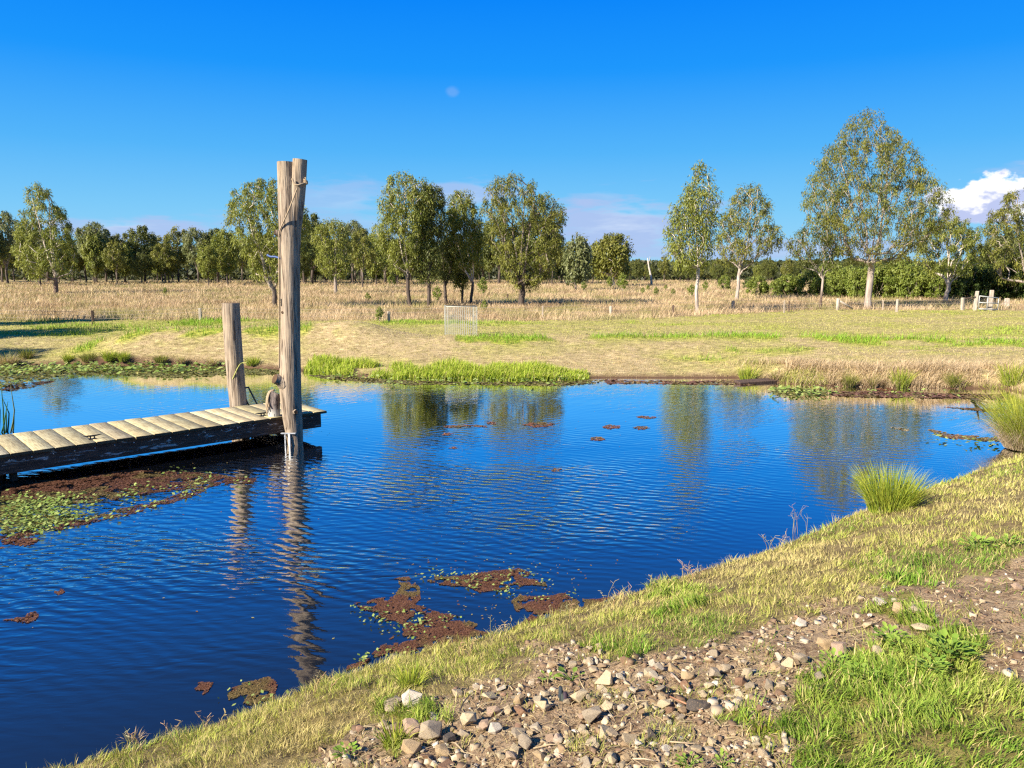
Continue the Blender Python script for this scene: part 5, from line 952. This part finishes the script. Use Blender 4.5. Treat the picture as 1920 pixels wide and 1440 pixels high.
b = base_at(1880, 580); S = Soup(); S.tube([(-6 * s_, 0, 7 * s_), (5 * s_, 0, 15 * s_)], .8 * s_, 6); o = S.build('prop_stick', M_FENCE, None, True); o.location = tuple(b); tag(o, 'thin slanting stick propped against the thick bleached stump post', 'stick')
wire = Soup(); posts = [(-60, 600), (175, 605), (376, 599), (552, 600), (729, 600), (880, 598), (1017, 597), (1145, 590), (1262, 588), (1374, 583), (1470, 584), (1570, 582), (1681, 584), (1804, 582)]
for fr in (.3, .6, .9):
    P = []
    for px, py in posts: q = base_at(px, py); P.append(q + [0, 0, fr * 22 / F * q[1]])
    wire.tube(P, .007, 4, False)
P = [base_at(1887, 579) + [0, 0, .5], base_at(2000, 578) + [0, 0, .5]]; wire.tube(P, .008, 4, False); wire.tube(np.array(P) + [0, 0, -.25], .008, 4, False)
tag(wire.build('wire_fence', M_FENCE), 'sagging plain wires of the fence strung between the grey posts', 'fence wire')
# tree guard: an open cage of upright wires
b = base_at(864, 630); s_ = b[1] / F; cage = thing('tree_guard', b, 'square tree guard of upright pale wires standing on the turf beyond the pond', 'tree guard'); W = 27.5 * s_; H = 56 * s_; M_WIRE = plain('pale wire', (.42, .43, .38), .5, .1)
ang = math.radians(12); ca, sa = math.cos(ang), math.sin(ang)
def cg(u, v, z): return np.array([u * ca - v * sa, u * sa + v * ca, z])
corner = [(-W, -W * .8), (W, -W * .8), (W, W * .8), (-W, W * .8)]
for k in range(4):
    a_, b_ = np.array(corner[k]), np.array(corner[(k + 1) % 4]); S = Soup(); n = 15 if k % 2 == 0 else 3
    for i in range(n):
        p = a_ + (b_ - a_) * (i + .5) / n; S.tube([cg(*p, -.03), cg(*p, H)], .0065, 5, False)
    for zz in (.06, H * .34, H * .67): S.tube([cg(*a_, zz), cg(*b_, zz)], .0045, 4, False)
    S.build('wire_panel', M_WIRE, cage)
    S = Soup(); S.tube([cg(*a_, H), cg(*b_, H)], .014, 6); S.build('top_rail', M_WIRE if k in (0, 3) else M_BLACK, cage, True)
    S = Soup(); S.tube([cg(*a_, -.2), cg(*a_, H + .01)], .007, 6); S.build('corner_stake', M_WIRE, cage, True)
# sunken board and snag
a_ = at(1382, 718, .03); b_ = at(1466, 711, .06); S = Soup(); d_ = (b_ - a_); L = np.linalg.norm(d_); bm = bmesh.new(); add_box(bm, 0, 0, 0, L, .30, .07, Matrix.Rotation(math.atan2(d_[1], d_[0]), 3, 'Z') @ Matrix.Rotation(.12, 3, 'X'), .01); o = bm_obj('sunken_board', bm, M_FENCED); o.location = tuple((a_ + b_) / 2); tag(o, 'dark wet board half sunk at the far shore below two rush tussocks', 'board')
o = thing('snag', at(1836, 752, 0), 'dark broken branch poking out of the water near the right shore', 'branch'); c0 = np.array(o.location); S = Soup()
for pts in ([(1822, 749), (1838, 751), (1852, 755)], [(1828, 751), (1834, 756), (1838, 762)], [(1836, 752), (1846, 747), (1850, 744)]):
    S.tube([at(px, py, zz) - c0 for (px, py), zz in zip(pts, (.02, .10, .16))], [.03, .025, .012], 6, True, (.12, .065, .05))
S.build('branches', M_BARK, o, True)
o = thing('snag', at(1878, 750, 0), 'single dark stick rising from the water beside the largest rush', 'branch'); c0 = np.array(o.location); S = Soup(); S.tube([at(1872, 748, .0) - c0, at(1880, 752, .12) - c0, at(1884, 755, .0) - c0], [.02, .025, .02], 6, True, (.12, .065, .05)); S.build('branches', M_BARK, o, True)

# ---------------------------------------------------------------- stones
def rock_mesh(seed, flat=1.0):
    g = random.Random(seed); bm = bmesh.new(); n = g.randint(10, 16)
    for k in range(n):
        v = Vector((g.gauss(0, 1), g.gauss(0, 1), g.gauss(0, 1))).normalized() * g.uniform(.78, 1.05); bm.verts.new((v.x * g.uniform(.85, 1.1), v.y * g.uniform(.65, .85), v.z * .62 * flat))
    r = bmesh.ops.convex_hull(bm, input=bm.verts[:]); bmesh.ops.delete(bm, geom=list({v for v in r['geom_interior'] if isinstance(v, bmesh.types.BMVert)} | {v for v in r['geom_unused'] if isinstance(v, bmesh.types.BMVert)}), context='VERTS')
    bmesh.ops.dissolve_limit(bm, angle_limit=.22, verts=bm.verts[:], edges=bm.edges[:])
    bmesh.ops.bevel(bm, geom=bm.edges[:], offset=.03, segments=1, profile=.5, affect='EDGES', clamp_overlap=True)
    bmesh.ops.triangulate(bm, faces=bm.faces[:]); bmesh.ops.subdivide_edges(bm, edges=[e for e in bm.edges if e.calc_length() > .3], cuts=1)
    for v in bm.verts:
        q = v.co * 2.6; v.co += v.co.normalized() * .05 * (float(vnoise(q.x + q.z * .7 + seed, q.y + q.z * .4, seed)) - .5)
    me = bpy.data.meshes.new('stone'); bm.normal_update(); bm.to_mesh(me); bm.free()
    return me
RM = [rock_mesh(500 + k, 1.0 if k % 3 else .7) for k in range(12)]
rs = random.Random(5)
def stone(px, py, wpx, color, label=None, group=None, flat=1.0, k=None, name='stone', zrot=None, stand=1.0):
    b = on_ground(px, py + wpx * .22); dist = float(np.linalg.norm(b - [0, 0, EYE])); R = wpx / F * dist / 2 * (1.3 if group == GB else 1.12)
    me = RM[rs.randrange(12) if k is None else k].copy(); me.materials.clear(); me.materials.append(M_STONES[color]); o = bpy.data.objects.new(name, me); COL.objects.link(o)
    o.scale = (R * 1.02, R * rs.uniform(.95, 1.15), R * flat * stand); o.rotation_euler = (rs.uniform(-.35, .35), rs.uniform(-.35, .35), rs.uniform(0, 6.28) if zrot is None else zrot); o.location = (b[0], b[1], b[2] + R * .42 * flat); return tag(o, label, 'stone', group)
GB = 'larger stones on the bank'
for px, py, wd, col, lab, fl in [
    (772, 1369, 44, 'pink', 'big rounded pinkish stone, left half of a heart-shaped pair', 1.2), (811, 1376, 42, 'grey', 'big grey-tan stone with a shaded face, right half of a heart-shaped pair', 1.3), (772, 1404, 40, 'tan', 'tan split stone directly below the heart-shaped pair', 1.0), (831, 1412, 34, 'tan', 'blocky tan stone below and right of the heart-shaped pair', 1.2),
    (880, 1352, 33, 'pale', 'pale pointed stone at the grass edge, right of the heart-shaped pair', 1.3), (872, 1376, 26, 'grey', 'grey stone leaning under the pale pointed one', 1.0), (911, 1363, 26, 'pink', 'pinkish upright wedge stone right of the pale pointed one', 1.3), (927, 1367, 25, 'white', 'small bluish white stone beside the pinkish wedge', .9), (842, 1390, 26, 'dark', 'dark shadowed slab stone propped right of the heart-shaped pair', 1.1),
    (924, 1336, 30, 'pink', 'smooth pinkish tan stone casting a long shadow, above the white one', 1.0), (981, 1288, 18, 'pale', 'small pale upright stone at the foot of the grass', 1.3), (920, 1302, 30, 'pale', 'pale flat stone half under the grass, left of the small upright one', .7), (975, 1315, 26, 'tan', 'yellowish angular stone left of the hollow bowl-like one', 1.0), (975, 1334, 30, 'brown', 'brownish broken stone under the yellowish angular one', .8),
    (736, 1320, 42, 'grey', 'low grey stone bedded in grass, left of the white chip', .7), (778, 1310, 42, 'white', 'whitish crusty stone bedded in grass above the heart-shaped pair', .8), (811, 1343, 20, 'white', 'bright white stone chip in the grass just above the heart-shaped pair', .7), (732, 1362, 24, 'grey', 'small grey stone in the grass left of the heart-shaped pair', .8), (983, 1393, 32, 'grey', 'grey-tan stone with a dark shadow, alone on bare earth right of the white chip', 1.1), (975, 1374, 34, 'grey', 'rough grey flat stone just above the lone grey-tan one', .7), (838, 1434, 30, 'brown', 'reddish brown stone at the bottom edge under the blocky tan one', .9),
    (1086, 1306, 32, 'pale', 'pale broad stone right of the black charred stump', 1.0), (1131, 1278, 36, 'pale', 'large smooth cream stone below the grass clump', 1.15), (1110, 1342, 38, 'grey', 'large rounded grey boulder-like stone alone in the middle of the bare patch', 1.1), (1141, 1324, 28, 'pale', 'cream broken stone behind the rounded grey one', 1.0), (1339, 1267, 30, 'grey', 'pointed grey stone with a black shadow, upper middle of the stony patch', 1.3), (1330, 1284, 24, 'pale', 'yellow-cream stone at the foot of the pointed grey one', .8),
    (1388, 1281, 24, 'brown', 'brown upright stone right of the pointed grey one', 1.4), (1406, 1289, 18, 'grey', 'small smooth stone tucked against the brown upright one', 1.1), (1385, 1304, 20, 'pale', 'pale stone just below the brown upright one', .9), (1288, 1268, 22, 'tan', 'tan lens-shaped stone left of the pointed grey one', 1.0), (1266, 1254, 24, 'tan', 'tan blocky stone above the lens-shaped one', 1.1), (1240, 1296, 26, 'grey', 'grey squarish stone near crossed twigs', 1.0), (1286, 1287, 24, 'brown', 'purplish brown stone beneath the crossed twigs', 1.0), (1246, 1322, 26, 'pale', 'pale wedge stone pointing down, centre of the stony patch', 1.1), (1307, 1321, 36, 'dark', 'flat dark grey slab, darkest stone in the middle of the patch', .7), (1276, 1325, 14, 'white', 'small white quartz stone against the flat dark slab', 1.0),
    (1218, 1377, 32, 'dark', 'dark grey ridged stone on the lower bare earth', .9), (1131, 1376, 30, 'pale', 'cream angular stone on the lower bare earth, left of the dark ridged one', 1.1), (1112, 1392, 28, 'pale', 'flat cream stone joined below the cream angular one', .7), (1250, 1403, 20, 'white', 'white chip of stone on the lower bare earth', .8), (1274, 1401, 30, 'grey', 'flat greyish stone touching the white chip', .7), (1146, 1424, 28, 'pale', 'cream stone at the bottom edge, left of a close pair', 1.0), (1174, 1424, 24, 'tan', 'cream-tan stone at the bottom edge, right of a close pair', 1.0), (1103, 1428, 40, 'grey', 'flat purplish grey stone at the bottom edge left of the close pair', .6),
    (1544, 1210, 28, 'tan', 'pointed tan stone at the upper right of the stony patch', 1.3), (1575, 1220, 36, 'pink', 'banded pinkish stone right of the pointed tan one', .9), (1622, 1220, 32, 'brown', 'dusky brown stone right of the banded one', .9), (1645, 1222, 24, 'pale', 'pale stone at the right end of a row beside the green lawn', 1.0), (1474, 1247, 26, 'pale', 'cream cleft stone left of the smooth grey one, upper right patch', 1.1), (1500, 1235, 26, 'grey', 'smooth grey stone, upper right patch', 1.1), (1455, 1252, 24, 'tan', 'tan stone with a shaded side left of the cream cleft one', 1.1), (1535, 1271, 24, 'grey', 'grey-cream stone low in the upper right patch', 1.1), (1684, 1145, 26, 'tan', 'tan pointed stone sitting in green grass, upper right', 1.2), (1716, 1144, 28, 'grey', 'grey stone in grass right of the tan pointed one', .8), (1733, 1174, 34, 'pale', 'long pale flat stone on the straw, upper right', .6),
    (1646, 1128, 22, 'white', 'whitish rubble stone at the grass edge, upper right', .8), (1560, 1187, 20, 'tan', 'tan stone half buried in dry grass, upper right', .8), (1499, 1166, 22, 'white', 'white flat stone in dry grass, upper right', .7), (1905, 1102, 16, 'pink', 'lone pinkish stone near the right edge of the dirt', 1.1), (1105, 1215, 16, 'pale', 'small pale stone in the grass, left of a pair above the cream one', 1.1), (1125, 1213, 16, 'pink', 'small pinkish stone in the grass, right of a pair above the cream one', 1.1), (1012, 1420, 22, 'tan', 'tan stone at the bottom edge below the lone grey-tan one', 1.0), (900, 1386, 20, 'pale', 'cream stone left of the pinkish wedge on the soil', .9)]:
    stone(px, py, wd, col, lab, GB, fl)
# hollow stone and charred stump
o = stone(1021, 1318, 38, 'pale', 'hollow bowl-like cream stone open to one side, beside the black charred stump', GB, .9); bm = bmesh.new(); bm.from_mesh(o.data); dn_v = Vector((.5, .3, .8)).normalized()
for v in bm.verts:
    k = max(0, v.co.normalized().dot(dn_v) - .45); v.co -= dn_v * k * 1.5
bm.normal_update(); bm.to_mesh(o.data); bm.free(); o.rotation_euler = (.1, .1, .2)
b = on_ground(1056, 1312); s_ = float(np.linalg.norm(b - [0, 0, EYE])) / F; S = Soup(); gk = random.Random(9)
for k in range(9):
    a = gk.uniform(0, 6.28); r = gk.uniform(0, .6) * 14 * s_; S.tube([np.array([r * math.cos(a), r * math.sin(a), -.02]), np.array([r * math.cos(a) * .9 + gk.uniform(-3, 3) * s_, r * math.sin(a) * .9, gk.uniform(14, 32) * s_ * .8])], [6 * s_, 3.2 * s_], 6, True, tuple(gk.uniform(.025, .06) for _ in range(3)))
o = S.build('charred_stump', M_BARK, None, False); o.location = tuple(b); tag(o, 'small black charred stump among cream stones at the foot of the grass', 'stump')
# the many smaller stones
g = np.random.default_rng(66); n = 0
while n < 236:
    px, py = g.uniform(600, 1700), g.uniform(1170, 1438); p = on_ground(px, py); b_, l_ = near_zone(p[None])
    dens = (1 - .8 * sstep(np.array(px), 1330., 1560.)) * np.clip(.25 + 1.1 * (fbm(px / 75., py / 50., 67, 2) - .35) + .35 * (py < 1330), .04, 1)
    if b_[0] < .5 or g.uniform() > dens: continue
    stone(px, py, (11 + 23 * g.uniform() ** 1.7) * (.65 + .5 * (py - 1150) / 290), 'mixed', 'small tan or grey stone scattered among the larger stones on the bare bank', 'small stones on the bare bank', g.uniform(.7, 1.15)); n += 1
# broken rubble between the stones, far too many to count
g = np.random.default_rng(70); S = Soup(); x, y, r = fan(9000, 2.2, 7, .8, g); z0, d, wn = height(x, y); z = z0 + clods(x, y); p = np.stack([x, y, z], -1); b_, l_ = near_zone(p); px, py = proj(p)
k = (b_ > 0) & (d > .3) & (wn > .5) & (g.uniform(0, 1, len(x)) < np.clip(1.5 * (fbm(px / 75., py / 50., 67, 2) - .30), .03, 1) * (1 - .75 * sstep(px, 1350., 1600.)))
RMV = []
for me in RM:
    v = np.array([q.co[:] for q in me.vertices]); me.calc_loop_triangles(); RMV.append((v, np.array([t_.vertices[:] for t_ in me.loop_triangles])))
pal = [TAN, PALE, PINK, PALE, GREY, TAN, WHITE, BROWN]
for q in p[k][:1500]:
    v, f = RMV[g.integers(12)]; a = g.uniform(0, 6.28); R = .009 + .026 * g.uniform() ** 2; c_, s_ = math.cos(a), math.sin(a); tl = g.uniform(-.5, .5); vv = v * R * g.uniform(.8, 1.2, 3); vv = np.stack([vv[:, 0], vv[:, 1] * math.cos(tl) - vv[:, 2] * math.sin(tl), vv[:, 1] * math.sin(tl) + vv[:, 2] * math.cos(tl)], -1)
    S.raw(np.stack([vv[:, 0] * c_ - vv[:, 1] * s_, vv[:, 0] * s_ + vv[:, 1] * c_, vv[:, 2]], -1) + q + [0, 0, R * .25], None, f, np.asarray(pal[g.integers(8)]) * g.uniform(.85, 1.2))
M_RUB = barky('rubble stone', (30, 30, 30), .004); tag(S.build('rubble', M_RUB), kind='stuff')
# pebbles and crumbs of soil: uncountable
g = np.random.default_rng(68); x, y, r = fan(26000, 2.2, 8, .8, g); z0, d, wn = height(x, y); p = np.stack([x, y, z0 + clods(x, y)], -1); b_, l_ = near_zone(p); k = (b_ > 0) & (d > .3) & (wn > .5) & (g.uniform(0, 1, len(x)) < .12 + 1.2 * (fbm(x * 1.8, y * 1.8, 69, 3) - .3)); p = p[k]; n = len(p)
base8 = np.array([[-1, -1, -1], [1, -1, -1], [1, 1, -1], [-1, 1, -1], [-.7, -.7, .8], [.8, -.6, .9], [.6, .8, .7], [-.8, .7, 1]]) * .5; sz = (.005 + .02 * g.uniform(0, 1, n) ** 3)[:, None, None] * g.uniform(.6, 1.3, (n, 1, 3)); a = g.uniform(0, 6.28, n); c_, s_ = np.cos(a)[:, None], np.sin(a)[:, None]
B = base8[None] * sz * 2 * g.uniform(.75, 1.25, (n, 8, 3)); V = np.stack([B[..., 0] * c_ - B[..., 1] * s_, B[..., 0] * s_ + B[..., 1] * c_, B[..., 2] * .8], -1) + p[:, None] + [0, 0, .003]; F6 = np.array([[0, 3, 2, 1], [4, 5, 6, 7], [0, 1, 5, 4], [1, 2, 6, 5], [2, 3, 7, 6], [3, 0, 4, 7]])
colp = np.where((g.uniform(0, 1, n) < .62)[:, None], mixc((.15, .095, .06), (.28, .19, .12), g.uniform(0, 1, n)), mixc((.42, .32, .21), (.60, .52, .40), g.uniform(0, 1, n)))
tag(put_mesh('pebbles', V.reshape(-1, 3), (np.arange(n)[:, None, None] * 8 + F6).reshape(-1, 4), None, M_BARK if False else M_WEED, np.repeat(colp, 8, 0)), kind='stuff')

# ---------------------------------------------------------------- small plants and sticks on the near bank
def broadleaf(px, py, size, n, label, c0=(.16, .27, .035), c1=(.30, .40, .07)):
    b = on_ground(px, py); g = np.random.default_rng(int(px)); n = n if n < 12 else n * 2; s_ = float(np.linalg.norm(b - [0, 0, EYE])) / F * size; o = thing('broadleaf_weed', b, label, 'weed', 'broad-leaved weeds on the bank'); V = []; C = []
    a = g.uniform(0, 6.28, n); e = g.uniform(.15, 1.0, n); L = s_ * g.uniform(.4, .75, n) * (.8 if n < 12 else .42); Wd = L * .55; r0 = s_ * .45 * np.sqrt(g.uniform(0, 1, n)); zc = s_ * g.uniform(.05, .45, n)
    P = np.stack([r0 * np.cos(a), r0 * np.sin(a), zc], -1); ax = np.stack([np.cos(a) * np.cos(e), np.sin(a) * np.cos(e), np.sin(e) * .7], -1); sd = np.stack([-np.sin(a), np.cos(a), a * 0], -1); up = np.cross(ax, sd)
    col = mixc(c0, c1, g.uniform(0, 1, n)); pts = [P, P + ax * L[:, None] * .35 + sd * Wd[:, None] * .5 + up * L[:, None] * .06, P + ax * L[:, None] * .75 + sd * Wd[:, None] * .42, P + ax * L[:, None] - up * L[:, None] * .1, P + ax * L[:, None] * .75 - sd * Wd[:, None] * .42, P + ax * L[:, None] * .35 - sd * Wd[:, None] * .5 + up * L[:, None] * .06]
    V = np.stack(pts, 1).reshape(-1, 3); i = np.arange(n)[:, None] * 6; Q = np.concatenate([i + [[0, 1, 2, 5]], i + [[2, 3, 4, 5]]]); Q = np.concatenate([i + [[0, 1, 2, 3]], i + [[0, 3, 4, 5]]]); put_mesh('leaves', V, Q, None, M_GRASS, np.repeat(col, 6, 0), o)
    S = Soup()
    for k in range(min(n, 10)): S.tube([(0, 0, -.005), P[k] * .6, P[k]], s_ * .02, 4, False, (.2, .3, .06))
    S.build('stems', M_GRASS, o)
for px, py, sz, n, lab in [(1028, 1276, 26, 7, 'small bright two-leaved weed at the grass foot, left of the charred stump'), (1072, 1276, 34, 10, 'bright green broad-leaved weed just above the charred stump'), (1565, 1252, 42, 22, 'bright green leafy weed among stones below the banded stone'), (1668, 1205, 46, 30, 'yellow-green low weed at the left tip of the green lawn, beside the pale stone'), (1690, 1222, 40, 26, 'yellow-green low weed inside the lawn edge'), (1780, 1232, 60, 46, 'wide patch of small-leaved clover-like weed in the lawn hollow'), (1745, 1262, 50, 36, 'small-leaved weed patch below the clover-like one'), (1610, 1275, 44, 28, 'light green weed at the lawn edge below the leafy one among stones'), (1830, 1030, 46, 24, 'green broad-leaved weed in the dry grass at the upper right'), (1890, 1025, 34, 16, 'small yellow-green weed near the right edge above the dirt'), (1290, 1437, 40, 18, 'bright green weed at the bottom edge below the ridged soil'), (1355, 1438, 36, 14, 'small green weed at the bottom edge right of the other one'), (1225, 1283, 18, 6, 'small yellow leaf weed among stones, centre'), (650, 1420, 40, 16, 'yellow-green leafy weed at the bottom edge, left of the stones')]:
    broadleaf(px, py, sz, n, lab)
def stalks(px, py, n, hpx, label, spread=18):
    b = on_ground(px, py); g = random.Random(int(px)); s_ = float(np.linalg.norm(b - [0, 0, EYE])) / F; o = thing('dry_stalks', b, label, 'dry weed', 'dry seed stalks on the bank lip'); S = Soup(); T2 = Soup()
    for k in range(n):
        x0 = g.uniform(-spread, spread) * s_; y0 = g.uniform(-.06, .06); h = hpx * g.uniform(.6, 1.1) * s_; lx = g.uniform(-.6, .6) * h; c_ = tuple(v * g.uniform(.8, 1.2) for v in (.44, .35, .17)); top = np.array([x0 + lx, y0, h]); z0 = float(ground_z(b[0] + x0, b[1] + y0)) - b[2] - .01
        S.tube([(x0, y0, z0), (x0 + lx * .35, y0, h * .55), top], [.0022, .0018, .0011], 4, False, c_)
        for j in range(4):
            q = top * (1 - .09 * j) + np.array([x0, y0, 0]) * (.09 * j); d_ = np.array([g.uniform(-1, 1), g.uniform(-1, 1), g.uniform(-.2, .9)]) * 9 * s_; T2.tube([q, q + d_], [.0017, .0011], 4, False, tuple(v * 1.25 for v in c_))
    S.V += T2.V; S.Q += [q + S.n for q in T2.Q]; S.T += [q + S.n for q in T2.T]; S.C += T2.C; S.build('stems', M_BARK, o)
for px, py, n, h, lab in [(1500, 1000, 7, 46, 'tallest pale seed stalks on the bank lip left of the near rush'), (1455, 1038, 6, 34, 'twiggy reddish stalks on the bank lip, left of the tallest ones'), (1300, 1088, 7, 30, 'thin seed stalks on the bank lip right of the dark weed mat'), (1230, 1108, 7, 30, 'low dark twiggy stalks on the bank lip, right of two long bent straws'), (1150, 1140, 6, 44, 'long bent straws leaning over the dark weed mat'), (1055, 1165, 6, 34, 'upright thin straws in front of the dark weed mat'), (930, 1205, 5, 48, 'single branched dry weed with pale tips between the two weed mats'), (870, 1235, 5, 40, 'thin straws in front of the star-shaped weed mat'), (600, 1300, 5, 34, 'thin bent straws at the end of the post reflection'), (335, 1392, 4, 36, 'straggling stalk with a forked tip on the lower left lip'), (262, 1412, 4, 28, 'few pinkish stalks near the bottom left corner of the bank'), (400, 1372, 4, 30, 'two short stalks right of the small tuft, lower left lip')]:
    stalks(px, py, n, h, lab)
def stick(p0, p1, r, label, col=(.36, .26, .17), lift=.012):
    a, b = on_ground(*p0), on_ground(*p1); m_ = (a + b) / 2; m_[2] = max(m_[2], float(ground_z(m_[0], m_[1]))) + lift; S = Soup(); S.tube([a + [0, 0, lift], m_, b + [0, 0, lift]], [r, r * .9, r * .6], 6, True, col); tag(S.build('stick', M_BARK, None, True), label, 'stick', 'sticks on the bare bank')
stick((1258, 1265), (1290, 1298), .006, 'pale straight stick, thicker of the crossed pair among the stones', (.55, .44, .32)); stick((1263, 1262), (1285, 1280), .003, 'thin dark stick, thinner of the crossed pair among the stones', (.22, .14, .09)); stick((1255, 1310), (1318, 1338), .005, 'reddish brown bark strip beside the flat dark slab', (.40, .20, .11)); stick((840, 1395), (870, 1415), .004, 'pale straw stick slanting right of the blocky tan stone', (.55, .43, .27)); stick((750, 1388), (790, 1389), .003, 'thin pale twig lying across the tan split stone', (.6, .48, .32)); stick((1250, 1395), (1310, 1400), .004, 'thin tan stick lying on the lower bare earth', (.5, .38, .24)); stick((1820, 1195), (1880, 1188), .004, 'thin dry stick on the dirt at the right edge', (.5, .4, .26)); stick((1000, 1408), (1060, 1400), .003, 'long straw lying near the lone grey-tan stone', (.58, .46, .28)); stick((1186, 1428), (1230, 1432), .004, 'pale twig at the bottom edge right of the close pair of stones', (.55, .44, .3))
